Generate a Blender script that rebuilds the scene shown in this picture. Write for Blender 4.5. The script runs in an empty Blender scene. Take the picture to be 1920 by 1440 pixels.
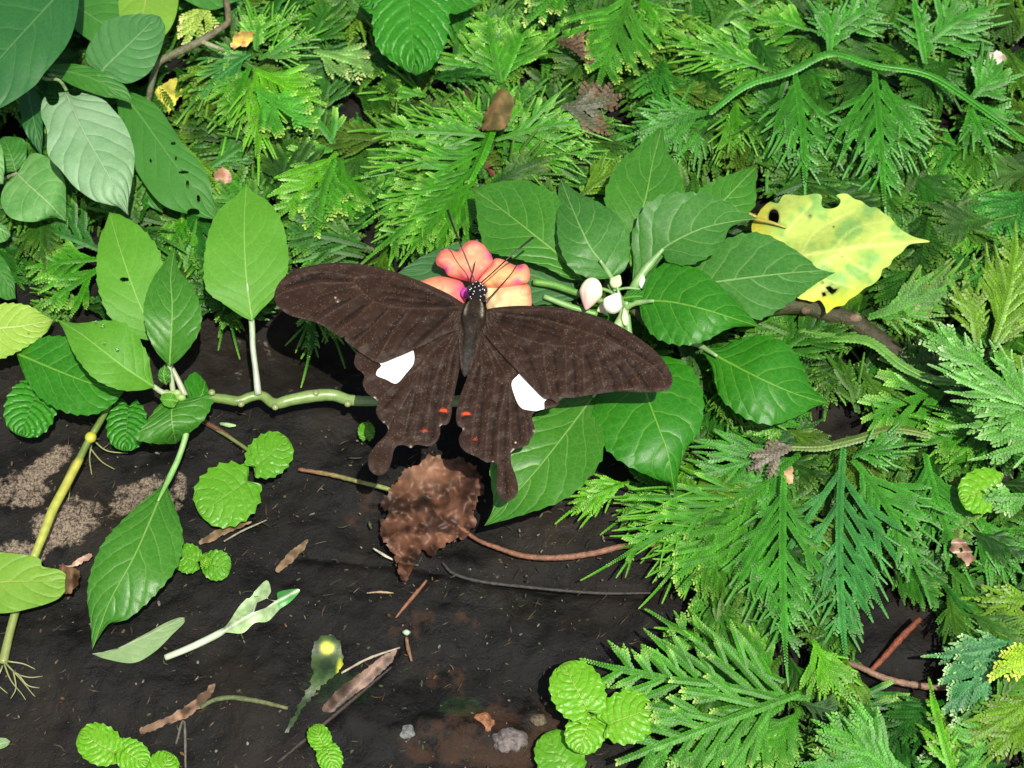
import bpy, math, random
import numpy as np
from mathutils import Vector, noise as mnoise
from mathutils.geometry import delaunay_2d_cdt
R = math.radians
random.seed(7); rng = np.random.default_rng(7)
sc = bpy.context.scene

# ------------------------------------------------------------------ camera, world, sun
TH = R(30); DIST = 0.60; HF = math.tan(math.atan(0.155/0.60))
TGT = np.array([0, 0, 0.02])
CAM = TGT + DIST*np.array([0, -math.sin(TH), math.cos(TH)])
cd = bpy.data.cameras.new('camera'); cam = bpy.data.objects.new('camera', cd)
sc.collection.objects.link(cam); sc.camera = cam
cam.location = CAM; cam.rotation_euler = (TH, 0, 0)
cd.sensor_width = 36; cd.lens = 18/HF; cd.clip_start = 0.01; cd.clip_end = 60
cd.dof.use_dof = True; cd.dof.focus_distance = DIST-0.025; cd.dof.aperture_fstop = 30

w = bpy.data.worlds.new("World"); sc.world = w; w.use_nodes = True
nt = w.node_tree; bg = nt.nodes['Background']
sky = nt.nodes.new('ShaderNodeTexSky'); sky.sky_type = 'NISHITA'; sky.sun_disc = False
SUN = Vector((0.16, -0.33, 0.93)).normalized()
el = math.asin(SUN.z); az = math.atan2(SUN.x, SUN.y)
sky.sun_elevation = el; sky.sun_rotation = az
nt.links.new(sky.outputs[0], bg.inputs[0]); bg.inputs[1].default_value = 0.08; sky.dust_density = 3; sky.ozone_density = .6
sd = bpy.data.lights.new('sun', 'SUN'); sd.energy = 4.0; sd.angle = R(0.6); sd.color = (1, .96, .86)
so = bpy.data.objects.new('sun', sd); sc.collection.objects.link(so)
so.rotation_euler = SUN.to_track_quat('Z', 'Y').to_euler(); so.location = SUN*3
sc.view_settings.view_transform = 'Standard'; sc.view_settings.look = 'None'
sc.view_settings.exposure = 0.62; sc.view_settings.gamma = 1

# ------------------------------------------------------------------ helpers
def up(px, py, h):
    """photo pixel (1920 wide) + height in mm -> world points"""
    px = np.asarray(px, float); py = np.asarray(py, float); z = np.asarray(h, float)*1e-3
    a = (px-960)/960*HF; b = (720-py)/960*HF
    ct, st = math.cos(TH), math.sin(TH)
    dx = a; dy = st + b*ct; dz = -ct + b*st
    t = (z-CAM[2])/dz
    return np.stack([CAM[0]+dx*t, CAM[1]+dy*t, np.broadcast_to(z, t.shape)], -1)
def pxscale(p):
    f = np.array([0, math.sin(TH), -math.cos(TH)])
    return float(np.dot(np.asarray(p)-CAM, f))*HF/960
def tag(o, label=None, cat=None, group=None, kind=None):
    if label: o['label'] = label
    if cat: o['category'] = cat
    if group: o['group'] = group
    if kind: o['kind'] = kind
    return o
def thing(name, base, label, cat, group=None):
    o = bpy.data.objects.new(name, None); sc.collection.objects.link(o)
    o.location = base; o.empty_display_size = .01
    tag(o, label, cat, group); o['_b'] = [float(x) for x in base]
    return o
def mesh(name, V, F, mat, parent=None, col=None, uv=None, md=None, smooth=True, mats=None, fm=None, base=None):
    V = np.asarray(V, float)
    if parent is not None: base = np.array(parent['_b'])
    elif base is None: base = np.array([V[:, 0].mean(), V[:, 1].mean(), V[:, 2].min()])
    me = bpy.data.meshes.new(name)
    me.from_pydata((V-base).tolist(), [], F if isinstance(F, list) else F.tolist())
    for m in (mats or [mat]): me.materials.append(m)
    if fm is not None: me.polygons.foreach_set('material_index', np.asarray(fm, dtype=np.int32))
    me.polygons.foreach_set('use_smooth', np.full(len(me.polygons), smooth))
    if col is not None:
        c = me.color_attributes.new('Col', 'FLOAT_COLOR', 'POINT')
        cc = np.ones((len(V), 4)); cc[:, :3] = col; c.data.foreach_set('color', cc.ravel())
    if md is not None:
        a = me.attributes.new('md', 'FLOAT', 'POINT'); a.data.foreach_set('value', np.asarray(md, float))
    if uv is not None:
        l = me.uv_layers.new(name='UVMap'); vi = np.empty(len(me.loops), dtype=np.int32)
        me.loops.foreach_get('vertex_index', vi); l.data.foreach_set('uv', np.asarray(uv)[vi].ravel())
    me.update()
    o = bpy.data.objects.new(name, me); sc.collection.objects.link(o)
    o.location = (0, 0, 0) if parent is not None else base
    o['_b'] = [float(x) for x in base]
    if parent is not None: o.parent = parent
    return o
class B:
    def __init__(s): s.V = []; s.F = []; s.C = []; s.n = 0
    def add(s, V, F, C):
        V = np.asarray(V, float); s.V.append(V)
        s.F += [tuple(int(i)+s.n for i in f) for f in F]
        C = np.asarray(C, float)
        s.C.append(np.broadcast_to(C, (len(V), 3)) if C.ndim == 1 else C); s.n += len(V)
    def out(s): return np.concatenate(s.V), s.F, np.concatenate(s.C)
    def build(s, name, mat, parent=None, **k):
        V, F, C = s.out(); return mesh(name, V, F, mat, parent, col=C, **k)
def spline(P, n):
    """Catmull-Rom through points, resampled evenly"""
    P = np.asarray(P, float)
    if len(P) == 2: return P[0]+(P[1]-P[0])*np.linspace(0, 1, n)[:, None]
    Q = np.vstack([2*P[0]-P[1], P, 2*P[-1]-P[-2]]); out = []
    t = np.linspace(0, 1, 14, endpoint=False)[:, None]
    for i in range(1, len(Q)-2):
        a, b, c, d = Q[i-1], Q[i], Q[i+1], Q[i+2]
        out.append(.5*((2*b)+(c-a)*t+(2*a-5*b+4*c-d)*t*t+(3*b-a-3*c+d)*t**3))
    C = np.vstack(out+[P[-1:]])
    s = np.r_[0, np.cumsum(np.linalg.norm(np.diff(C, axis=0), axis=1))]
    u = np.linspace(0, s[-1], n)
    return np.stack([np.interp(u, s, C[:, k]) for k in range(C.shape[1])], -1)
def closed(P, step):
    P = np.asarray(P, float); P2 = np.vstack([P, P[:1]])
    Q = np.vstack([P[-1:], P, P[:2]]); out = []; t = np.linspace(0, 1, 10, endpoint=False)[:, None]
    for i in range(1, len(P)+1):
        a, b, c, d = Q[i-1], Q[i], Q[i+1], Q[i+2]
        out.append(.5*((2*b)+(c-a)*t+(2*a-5*b+4*c-d)*t*t+(3*b-a-3*c+d)*t**3))
    C = np.vstack(out); C = np.vstack([C, C[:1]])
    s = np.r_[0, np.cumsum(np.linalg.norm(np.diff(C, axis=0), axis=1))]
    n = max(8, int(s[-1]/step)); u = np.linspace(0, s[-1], n, endpoint=False)
    return np.stack([np.interp(u, s, C[:, k]) for k in range(2)], -1)
def inside(pts, poly):
    x, y = pts[:, 0], pts[:, 1]; r = np.zeros(len(pts), bool); n = len(poly); j = n-1
    for i in range(n):
        xi, yi = poly[i]; xj, yj = poly[j]
        c = ((yi > y) != (yj > y)) & (x < (xj-xi)*(y-yi)/((yj-yi) or 1e-9)+xi); r ^= c; j = i
    return r
def segdist(pts, line):
    d = np.full(len(pts), 1e9); line = np.asarray(line, float)
    for a, b in zip(line[:-1], line[1:]):
        ab = b-a; t = np.clip(((pts-a)@ab)/max(ab@ab, 1e-9), 0, 1)
        d = np.minimum(d, np.linalg.norm(pts-a-t[:, None]*ab, axis=1))
    return d
def fbm(P, s, o=4):
    return np.array([mnoise.fractal(Vector((p[0]*s, p[1]*s, (p[2] if len(p) > 2 else 0)*s)), 1.0, 2.1, o) for p in P])
def sheet2d(outline, step, holes=(), curves=()):
    """triangulated region; returns pts, tris"""
    allp = [outline]+list(holes)+list(curves); V = []; E = []
    for k, c in enumerate(allp):
        n0 = len(V); V += [tuple(p) for p in c]; m = len(c)
        for i in range(m if k <= len(holes) or True else m-1): E.append((n0+i, n0+(i+1) % m))
    x0, y0 = outline.min(0); x1, y1 = outline.max(0)
    gx, gy = np.meshgrid(np.arange(x0, x1, step), np.arange(y0, y1, step*.87))
    gx[::2] += step/2; g = np.stack([gx.ravel(), gy.ravel()], -1)
    g = g[inside(g, outline)]
    for c in allp:
        cc = np.vstack([c, c[:1]]); g = g[segdist(g, cc) > step*.55]
    for h in holes: g = g[~inside(g, h)]
    V += [tuple(p) for p in g]
    vo, eo, fo, *_ = delaunay_2d_cdt([Vector(v) for v in V], E, [], 0, 1e-4)
    P = np.array([(v.x, v.y) for v in vo]); F = np.array([f[:3] for f in fo if len(f) == 3])
    c = P[F].mean(1); k = inside(c, outline)
    for h in holes: k &= ~inside(c, h)
    F = F[k]
    a = P[F[:, 1]]-P[F[:, 0]]; b = P[F[:, 2]]-P[F[:, 0]]
    fl = (a[:, 0]*b[:, 1]-a[:, 1]*b[:, 0]) > 0
    F[fl] = F[fl][:, ::-1]
    return P, F
def Z(pts, ox, oy, f): return [(ox+x*f, oy+y*f) for x, y in pts]
def lerp(a, b, t): return np.asarray(a)+(np.asarray(b)-np.asarray(a))*t
def sm(x, a, b):
    t = np.clip((x-a)/(b-a), 0, 1); return t*t*(3-2*t)

# ------------------------------------------------------------------ materials
class NT:
    def __init__(s, name):
        s.m = bpy.data.materials.new(name); s.m.use_nodes = True; s.t = s.m.node_tree
        s.p = s.t.nodes['Principled BSDF']; s.o = s.t.nodes['Material Output']
    def n(s, typ, **k):
        x = s.t.nodes.new(typ)
        for a, b in k.items(): setattr(x, a, b)
        return x
    def set(s, inp, v):
        if isinstance(v, bpy.types.NodeSocket): s.t.links.new(v, inp)
        elif isinstance(v, (tuple, list)): inp.default_value = tuple(v)+((1,) if len(v) == 3 and inp.type == 'RGBA' else ())
        else: inp.default_value = v
    def M(s, op, a, b=0.0, c=0.0):
        x = s.n('ShaderNodeMath', operation=op); s.set(x.inputs[0], a); s.set(x.inputs[1], b); s.set(x.inputs[2], c); return x.outputs[0]
    def ss(s, x, a, b):
        m = s.n('ShaderNodeMapRange', interpolation_type='SMOOTHSTEP')
        s.set(m.inputs[0], x); s.set(m.inputs[1], a); s.set(m.inputs[2], b); return m.outputs[0]
    def mix(s, f, a, b, mode='MIX'):
        x = s.n('ShaderNodeMix', data_type='RGBA', blend_type=mode)
        s.set(x.inputs[0], f); s.set(x.inputs[6], a); s.set(x.inputs[7], b); return x.outputs[2]
    def noise(s, scale, detail=4, rough=.6, vec=None, dist=0):
        x = s.n('ShaderNodeTexNoise'); x.inputs['Scale'].default_value = scale; x.inputs['Detail'].default_value = detail
        x.inputs['Roughness'].default_value = rough; x.inputs['Distortion'].default_value = dist
        s.t.links.new(vec or s.obj(), x.inputs['Vector']); return x.outputs['Fac']
    def obj(s):
        if not hasattr(s, '_o'): s._o = s.n('ShaderNodeTexCoord').outputs['Object']
        return s._o
    def bump(s, h, strength=.5, dist=.0004):
        x = s.n('ShaderNodeBump'); x.inputs['Strength'].default_value = strength; x.inputs['Distance'].default_value = dist
        s.set(x.inputs['Height'], h); s.t.links.new(x.outputs[0], s.p.inputs['Normal']); return x
    def trans(s, col, f):
        t = s.n('ShaderNodeBsdfTranslucent'); s.set(t.inputs[0], col); x = s.n('ShaderNodeMixShader'); x.inputs[0].default_value = f
        s.t.links.new(s.p.outputs[0], x.inputs[1]); s.t.links.new(t.outputs[0], x.inputs[2]); s.t.links.new(x.outputs[0], s.o.inputs[0])
def vcmat(name, rough=.5, spec=.5, nscale=400, namp=.35, bump=.3, bd=.0003, tr=0, sheen=0, bscale=None):
    g = NT(name); a = g.n('ShaderNodeVertexColor', layer_name='Col').outputs[0]
    nz = g.noise(nscale, 5); v = g.M('MULTIPLY_ADD', g.ss(nz, .25, .75), namp, 1-namp/2)
    c = g.mix(1, a, g.n('ShaderNodeCombineColor').outputs[0], 'MULTIPLY')
    cb = c.node.inputs[7].links[0].from_node
    for i in range(3): g.t.links.new(v, cb.inputs[i])
    g.set(g.p.inputs['Base Color'], c); g.p.inputs['Roughness'].default_value = rough
    g.p.inputs['Specular IOR Level'].default_value = spec
    if bump: g.bump(g.noise(bscale or nscale*2, 3), bump, bd)
    if sheen: g.p.inputs['Sheen Weight'].default_value = sheen
    if tr: g.trans(c, tr)
    return g.m
def leafmat(name, base, vein, N=8, rough=.42, spec=.45, sweep=.30, latw=.13, lat=.5, midw=2.6, quilt=.5, mott=.25, tr=.26, base2=None, edge=None, qd=.0005, tipcol=None, spots=None, rug=0):
    g = NT(name); uvn = g.n('ShaderNodeUVMap', uv_map='UVMap').outputs[0]
    sp = g.n('ShaderNodeSeparateXYZ'); g.t.links.new(uvn, sp.inputs[0]); u = sp.outputs[0]
    v = g.M('MULTIPLY_ADD', sp.outputs[1], 2, -1); a = g.M('ABSOLUTE', v)
    wob = g.M('MULTIPLY_ADD', g.noise(90, 2), .5, -.25)
    p = g.M('MULTIPLY_ADD', g.M('SUBTRACT', u, g.M('MULTIPLY', g.M('POWER', a, 1.25), sweep)), N, g.M('MULTIPLY_ADD', g.M('SIGN', v), .22, wob))
    fr = g.M('FRACT', g.M('ADD', p, 20)); d = g.M('MULTIPLY', g.M('ABSOLUTE', g.M('SUBTRACT', fr, .5)), 2)   # 1 at vein
    lm = g.M('MULTIPLY', g.ss(d, 1-latw, 1), g.M('SUBTRACT', 1, g.M('MULTIPLY', g.M('POWER', a, 2), .85)))
    md = g.n('ShaderNodeAttribute', attribute_name='md').outputs['Fac']
    mw = g.M('MULTIPLY_ADD', u, -midw*.7, midw)
    mm = g.M('SUBTRACT', 1, g.ss(g.M('DIVIDE', md, mw), .55, 1.15))
    vm = g.M('MAXIMUM', g.M('MULTIPLY', lm, lat), mm)
    n1 = g.noise(55, 3); n2 = g.noise(900, 4, .7)
    col = g.mix(g.M('MULTIPLY', g.ss(n1, .35, .65), mott*2), base, base2 or tuple(x*.6 for x in base))
    col = g.mix(g.M('MULTIPLY', g.ss(n2, .45, .8), .22), col, tuple(x*1.7+.01 for x in base))
    # fine reticulate veinlets
    vo = g.n('ShaderNodeTexVoronoi', feature='DISTANCE_TO_EDGE'); vo.inputs['Scale'].default_value = 420
    g.t.links.new(g.obj(), vo.inputs['Vector']); ve = g.M('SUBTRACT', 1, g.ss(vo.outputs[0], 0, .12))
    col = g.mix(g.M('MULTIPLY', ve, .13), col, vein)
    vs_ = g.n('ShaderNodeTexVoronoi'); vs_.inputs['Scale'].default_value = 150; g.t.links.new(g.obj(), vs_.inputs['Vector'])
    sc2 = g.n('ShaderNodeSeparateColor'); g.t.links.new(vs_.outputs['Color'], sc2.inputs[0])
    sk = g.M('MULTIPLY', g.M('SUBTRACT', 1, g.ss(vs_.outputs[0], .03, .11)), g.M('GREATER_THAN', sc2.outputs[0], .88))
    col = g.mix(g.M('MULTIPLY', sk, .7), col, g.mix(g.M('GREATER_THAN', sc2.outputs[1], .6), (.09, .06, .02), tuple(min(1, x*2.2+.06) for x in base)))
    if spots: col = g.mix(g.ss(g.noise(spots[0], 2, .5), spots[1], spots[1]+.08), col, spots[2])
    col = g.mix(vm, col, vein)
    if tipcol: col = g.mix(g.ss(u, .8, .97), col, tipcol)
    if edge: col = g.mix(g.ss(a, .93, .99), col, edge)
    g.set(g.p.inputs['Base Color'], col)
    g.set(g.p.inputs['Roughness'], g.M('MULTIPLY_ADD', n2, .25, rough-.1)); g.p.inputs['Specular IOR Level'].default_value = spec
    q = g.M('SUBTRACT', g.M('MULTIPLY', g.M('SUBTRACT', 1, g.M('POWER', d, 3)), 1.0), g.M('MULTIPLY', mm, .6))
    hgt = g.M('ADD', g.M('MULTIPLY', q, quilt), g.M('ADD', g.M('MULTIPLY', ve, -.03), g.M('MULTIPLY', n2, .12)))
    if rug:
        v2 = g.n('ShaderNodeTexVoronoi', feature='DISTANCE_TO_EDGE'); v2.inputs['Scale'].default_value = rug
        wv = g.n('ShaderNodeVectorMath', operation='ADD'); nn = g.n('ShaderNodeTexNoise'); nn.inputs['Scale'].default_value = 300; g.t.links.new(g.obj(), nn.inputs['Vector'])
        sv = g.n('ShaderNodeVectorMath', operation='SCALE'); sv.inputs[3].default_value = .002; g.t.links.new(nn.outputs['Color'], sv.inputs[0])
        g.t.links.new(g.obj(), wv.inputs[0]); g.t.links.new(sv.outputs[0], wv.inputs[1]); g.t.links.new(wv.outputs[0], v2.inputs['Vector'])
        hgt = g.M('ADD', hgt, g.M('MULTIPLY', g.ss(v2.outputs[0], 0, .42), .30))
    g.bump(hgt, .9, qd)
    if tr: g.trans(col, tr)
    return g.m
M_imp = leafmat('impatiens_leaf_green', (.045, .190, .012), (.18, .38, .07), N=7, base2=(.028, .15, .010), rough=.40)
M_imp_blue = leafmat('impatiens_leaf_bluish', (.042, .175, .020), (.20, .38, .10), N=6, base2=(.028, .140, .018), rough=.46)
M_imp_dark = leafmat('impatiens_leaf_deep', (.024, .180, .006), (.15, .37, .04), N=7, base2=(.016, .145, .005), rough=.42, spec=.4)
M_imp_dull = leafmat('impatiens_leaf_dull', (.040, .140, .035), (.10, .22, .07), N=7, base2=(.03, .11, .028), rough=.55, mott=.3)
M_imp_pale = leafmat('impatiens_leaf_pale', (.085, .280, .014), (.20, .42, .07), N=7, base2=(.068, .245, .012), rough=.55, lat=.25, quilt=.25)
M_yellow = leafmat('yellowing_leaf', (.5, .58, .05), (.6, .66, .14), N=6, base2=(.50, .55, .04), rough=.5, mott=.3, tr=.25)
g_broad = leafmat('broad_leaf_grey_green', (.060, .200, .050), (.15, .32, .11), N=8, base2=(.048, .17, .04), rough=.55, quilt=.7, lat=.45, midw=3)
g_broad_d = leafmat('broad_leaf_dark', (.022, .125, .022), (.07, .20, .05), N=7, base2=(.016, .10, .026), rough=.5, quilt=.6, lat=.4, midw=3)
g_silver = leafmat('broad_leaf_silvery', (.24, .40, .21), (.34, .50, .28), N=8, base2=(.13, .29, .11), rough=.5, quilt=.9, lat=.4, midw=2.5, mott=.4)
g_mid = leafmat('broad_leaf_mid', (.035, .17, .018), (.10, .26, .05), N=7, base2=(.05, .19, .02), rough=.5, lat=.4)
g_lime = leafmat('lime_leaf', (.16, .36, .10), (.28, .46, .18), N=6, base2=(.08, .25, .05), rough=.5, lat=.4, mott=.5)
g_yelgr = leafmat('yellow_green_leaf', (.17, .34, .030), (.30, .42, .08), N=6, base2=(.13, .30, .03), rough=.5, lat=.4, spots=(60, .70, (.07, .04, .01)))
g_under = leafmat('leaf_underside', (.22, .34, .14), (.36, .46, .26), N=7, base2=(.17, .30, .10), rough=.6, lat=.35, quilt=.2)
M_pil = leafmat('round_leaf_bright', (.14, .40, .010), (.34, .56, .08), N=7, sweep=.35, rough=.36, spec=.5, base2=(.10, .40, .008), quilt=.5, lat=.6, midw=2.0, latw=.25, qd=.0006, rug=420)
M_pil2 = leafmat('round_leaf_green', (.10, .32, .012), (.18, .40, .04), N=6, sweep=.35, rough=.38, spec=.5, base2=(.07, .26, .010), quilt=.5, lat=.6, midw=2.0, latw=.25, qd=.0005, rug=420)
M_pil3 = leafmat('round_leaf_dark', (.035, .24, .008), (.09, .31, .03), N=9, sweep=.3, rough=.40, spec=.5, base2=(.020, .17, .010), quilt=.8, lat=.3, midw=2, latw=.2, qd=.0008, rug=300)
M_fern = vcmat('spikemoss', rough=.42, spec=.30, nscale=120, namp=.5, bump=.4, bd=.0002, tr=.12, bscale=2500)
M_fern_mat = vcmat('spikemoss_understory', rough=.5, spec=.25, nscale=40, namp=.8, bump=0, tr=.06)
M_stem = vcmat('green_stem', rough=.38, spec=.5, nscale=350, namp=.35, bump=.3, bd=.0003, tr=.0)
M_wood = vcmat('brown_stem', rough=.6, spec=.35, nscale=600, namp=.8, bump=.8, bd=.0006)
M_dead = vcmat('dead_leaf', rough=.40, spec=.4, nscale=160, namp=.9, bump=.35, bd=.0003, bscale=700)
M_crumple = vcmat('crumpled_dead_leaf', rough=.5, spec=.3, nscale=70, namp=.9, bump=.5, bd=.0004, bscale=160, tr=.08)
M_petal = vcmat('petal', rough=.55, spec=.3, nscale=500, namp=.12, bump=.3, bd=.0002, tr=.25)
M_bud = vcmat('bud', rough=.35, spec=.5, nscale=500, namp=.12, bump=.15, bd=.0002)
M_body = vcmat('butterfly_fuzz', rough=.75, spec=.2, nscale=1500, namp=.9, bump=1, bd=.0004, bscale=2500)
M_eye = vcmat('butterfly_eye', rough=.12, spec=.7, nscale=900, namp=.2, bump=0)
M_white = vcmat('wing_white', rough=.8, spec=.1, nscale=2000, namp=.06, bump=.3, bd=.0001, bscale=4000)
def wingmat():
    g = NT('wing_brown'); a = g.n('ShaderNodeVertexColor', layer_name='Col').outputs[0]
    n1 = g.noise(150, 4); n2 = g.noise(2600, 3, .8)
    c = g.mix(g.M('MULTIPLY', g.ss(n1, .35, .7), .45), a, (.019, .0085, .0055), 'MIX')
    c = g.mix(g.M('MULTIPLY', g.ss(n2, .35, .75), .5), c, g.mix(1, a, (1.5, 1.35, 1.2), 'MULTIPLY'))
    vo = g.n('ShaderNodeTexVoronoi'); vo.inputs['Scale'].default_value = 2300; g.t.links.new(g.obj(), vo.inputs['Vector'])
    sep = g.n('ShaderNodeSeparateColor'); g.t.links.new(vo.outputs['Color'], sep.inputs[0])
    sp = g.M('MULTIPLY', g.M('LESS_THAN', vo.outputs[0], .30), g.M('GREATER_THAN', g.M('ADD', sep.outputs[0], g.M('MULTIPLY', g.noise(60, 2), .35)), 1.0))
    c = g.mix(g.M('MULTIPLY', sp, .38), c, (.30, .17, .07))
    g.set(g.p.inputs['Base Color'], c); g.p.inputs['Roughness'].default_value = .5; g.p.inputs['Specular IOR Level'].default_value = .12
    g.p.inputs['Sheen Weight'].default_value = .0; g.p.inputs['Sheen Roughness'].default_value = .4
    g.bump(g.M('ADD', n2, g.M('MULTIPLY', n1, .5)), .45, .00015); return g.m
M_wing = wingmat()
def rockmat():
    g = NT('wet_rock')
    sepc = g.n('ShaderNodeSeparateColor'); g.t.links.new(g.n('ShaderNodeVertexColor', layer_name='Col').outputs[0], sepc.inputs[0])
    dry, brn, moss = sepc.outputs[0], sepc.outputs[1], sepc.outputs[2]  # first channel masks painted sunlight, not a dry surface; the others are stains
    n0 = g.noise(18, 5, .6, dist=.5); n1 = g.noise(120, 6, .7); n2 = g.noise(1400, 4, .8); n3 = g.noise(420, 3, .6)
    c = g.mix(g.ss(n1, .35, .7), (.0018, .0018, .0016), (.0092, .0088, .0078))
    c = g.mix(g.M('MULTIPLY', g.ss(n0, .45, .65), .8), c, (.014, .0105, .007))
    c = g.mix(g.M('MULTIPLY', g.ss(n2, .60, .74), .8), c, (.032, .028, .022))
    c = g.mix(g.M('MULTIPLY', g.ss(g.M('ADD', brn, g.M('MULTIPLY_ADD', n1, 3.2, -1.6)), .5, 1.1), .55), c, g.mix(n3, (.075, .028, .012), (.020, .016, .010)))
    c = g.mix(g.M('MULTIPLY', g.ss(g.M('ADD', moss, g.M('MULTIPLY_ADD', n3, 1.6, -.8)), .55, 1.0), .35), c, (.012, .035, .008))
    sun_grain = g.mix(g.ss(n2, .35, .65), (.02, .017, .013), (.26, .20, .145))
    c = g.mix(g.ss(g.M('ADD', dry, g.M('MULTIPLY_ADD', g.M('MULTIPLY_ADD', n0, .6, g.M('ADD', g.M('MULTIPLY', n1, .5), g.M('MULTIPLY', n3, .5))), 3.6, -2.9)), .5, 1.0), c, sun_grain)  # dry is the mask of painted sunlight
    g.set(g.p.inputs['Base Color'], c)
    g.set(g.p.inputs['Roughness'], g.M('MULTIPLY_ADD', g.ss(n1, .3, .7), .25, .50)); g.p.inputs['Specular IOR Level'].default_value = .18
    g.bump(g.M('ADD', g.M('MULTIPLY', n1, 1.0), g.M('ADD', g.M('MULTIPLY', n3, .5), g.M('MULTIPLY', n2, .26))), .7, .0012); return g.m
M_rock = rockmat()
def watermat():
    g = NT('water_drop'); g.p.inputs['Base Color'].default_value = (1, 1, 1, 1); g.p.inputs['Roughness'].default_value = .03
    g.p.inputs['IOR'].default_value = 1.33; g.p.inputs['Transmission Weight'].default_value = 1; return g.m
M_water = watermat()

# ------------------------------------------------------------------ builders
def leaf(name, mid, left, right, h, mat, parent=None, teeth=0, ta=.055, curl=0., fold=0., ripple=.6, nu=90, nv=9, hook=0, seed=0, quilt=0, N=7, holes=None, **k):
    """traced leaf: midrib, left and right margins as pixel polylines base->tip; h heights (mm) along it"""
    m = spline(mid, nu); l = spline([mid[0]]+list(left)+[mid[-1]], nu); r = spline([mid[0]]+list(right)+[mid[-1]], nu)
    u = np.linspace(0, 1, nu); hh = np.interp(u, np.linspace(0, 1, len(h)), h)
    hh = spline(np.stack([np.linspace(0, 1, len(h))*1e4, h], -1), nu)[:, 1]
    rs = np.random.default_rng(seed+11); ph = rs.uniform(0, 6, 4)
    rows = []; uv = []; md = []
    vs = np.linspace(-1, 1, 2*nv+1)
    vs = np.sign(vs)*np.abs(vs)**1.0
    for s in vs:
        side = l if s < 0 else r; a = abs(s); e = side.copy()
        if teeth:
            f = (u*teeth+ph[0]) % 1
            am = ta*(np.where(f < .82, (f/.82)**1.6, (1-f)/.18)-.35)*sm(u, .08, .2)*(1-sm(u, .93, 1))
            e = m+(side-m)*(1+am[:, None]*(.7+.5*rs.random()))
        p = m+(e-m)*a
        wd = np.linalg.norm(side-m, axis=1)
        z = hh + (curl*a*a + fold*a)*wd/80 + ripple*a*np.sin(u*9+ph[1]+(3 if s > 0 else 0))*wd/80*.8 + ripple*.5*a*a*np.sin(u*23+ph[2]+s*2)
        if quilt:
            q = ((u-.35*a**1.25)*N+(.22*np.sign(s))) % 1
            z = z+quilt*(1-(np.abs(q-.5)*2)**2)*np.sin(math.pi*min(a*1.1, 1))**.5
        rows.append(up(p[:, 0], p[:, 1], z)); uv.append(np.stack([u, np.full(nu, (s+1)/2)], -1)); md.append(a*wd)
    V = np.stack(rows, 1).reshape(-1, 3); nc = len(vs)
    F = [(i*nc+j, (i+1)*nc+j, (i+1)*nc+j+1, i*nc+j+1) for i in range(nu-1) for j in range(nc-1)]
    # orientation: face the sky
    a, b, c, _ = [V[x] for x in F[len(F)//2]]
    if np.cross(b-a, c-a)[2] < 0: F = [f[::-1] for f in F]
    if holes:
        C = np.array([(m[i]*(1-abs(vs[j]))+(l if vs[j] < 0 else r)[i]*abs(vs[j])) for i in range(nu-1) for j in range(nc-1)])
        keep = np.ones(len(F), bool)
        for (x, y, rx, ry) in holes: keep &= ((C[:, 0]-x)/rx)**2+((C[:, 1]-y)/ry)**2 > 1
        F = [f for f, kk in zip(F, keep) if kk]
    return mesh(name, V, F, mat, parent, uv=np.stack(uv, 1).reshape(-1, 2), md=np.stack(md, 1).ravel(), **k)
def roundleaf(name, cx, cy, rx, ry, ang, h, mat, parent, notch=.25, seed=0, scal=.030, dome=.8, **k):
    """round crenate leaf; ang = direction of the tip in degrees, photo plane"""
    a = R(ang); d = np.array([math.cos(a), -math.sin(a)]); s = np.array([-d[1], d[0]])
    c = np.array([cx, cy]); t = np.linspace(.06, .94, 12)
    def side(sg):
        o = []
        for q in t:
            th = math.pi*(1-q); o.append(c+d*ry*math.cos(th)*(1.0)+s*sg*rx*math.sin(th)**.8)
        o[0] = c-d*ry*1.02+s*sg*rx*.35
        return o
    b = c-d*ry*(1-notch)
    return leaf(name, [b, c, c+d*ry*1.02], side(-1), side(1), [h, h+dome, h-dome*.5], mat, parent, teeth=9, ta=scal*3.2, curl=-1.0, ripple=.5, nu=64, nv=12, seed=seed, quilt=.09, N=7, **k)
def tube(pts, h, r, nseg=10, n=None, col=(.1, .3, .05), col2=None, wob=0, seed=0):
    """pts px polyline, heights mm, radius px"""
    pts = np.asarray(pts, float); n = n or max(8, int(np.linalg.norm(np.diff(pts, axis=0), axis=1).sum()/7))
    P = spline(pts, n); u = np.linspace(0, 1, n)
    hh = np.interp(u, np.linspace(0, 1, len(h)), h); rr = np.interp(u, np.linspace(0, 1, len(r)), r)
    if wob: rr = rr*(1+wob*np.array([mnoise.noise(Vector((i*.7, seed, 0))) for i in range(n)]))
    W = up(P[:, 0], P[:, 1], hh); sc_ = pxscale(W[n//2])
    T = np.gradient(W, axis=0); T /= np.linalg.norm(T, axis=1)[:, None]+1e-12
    S = np.cross(T, [0, 0, 1.]); S /= np.linalg.norm(S, axis=1)[:, None]+1e-12; N = np.cross(S, T)
    th = np.linspace(0, 2*math.pi, nseg, endpoint=False)
    V = W[:, None]+(S[:, None]*np.cos(th)[None, :, None]+N[:, None]*np.sin(th)[None, :, None])*(rr*sc_)[:, None, None]
    F = [(i*nseg+j, i*nseg+(j+1) % nseg, (i+1)*nseg+(j+1) % nseg, (i+1)*nseg+j) for i in range(n-1) for j in range(nseg)]
    V = V.reshape(-1, 3); F += [tuple(range(nseg-1, -1, -1)), tuple((n-1)*nseg+j for j in range(nseg))]
    C = np.repeat(lerp(col, col2 if col2 is not None else col, u[:, None]), nseg, axis=0)
    return V, F, C
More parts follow.
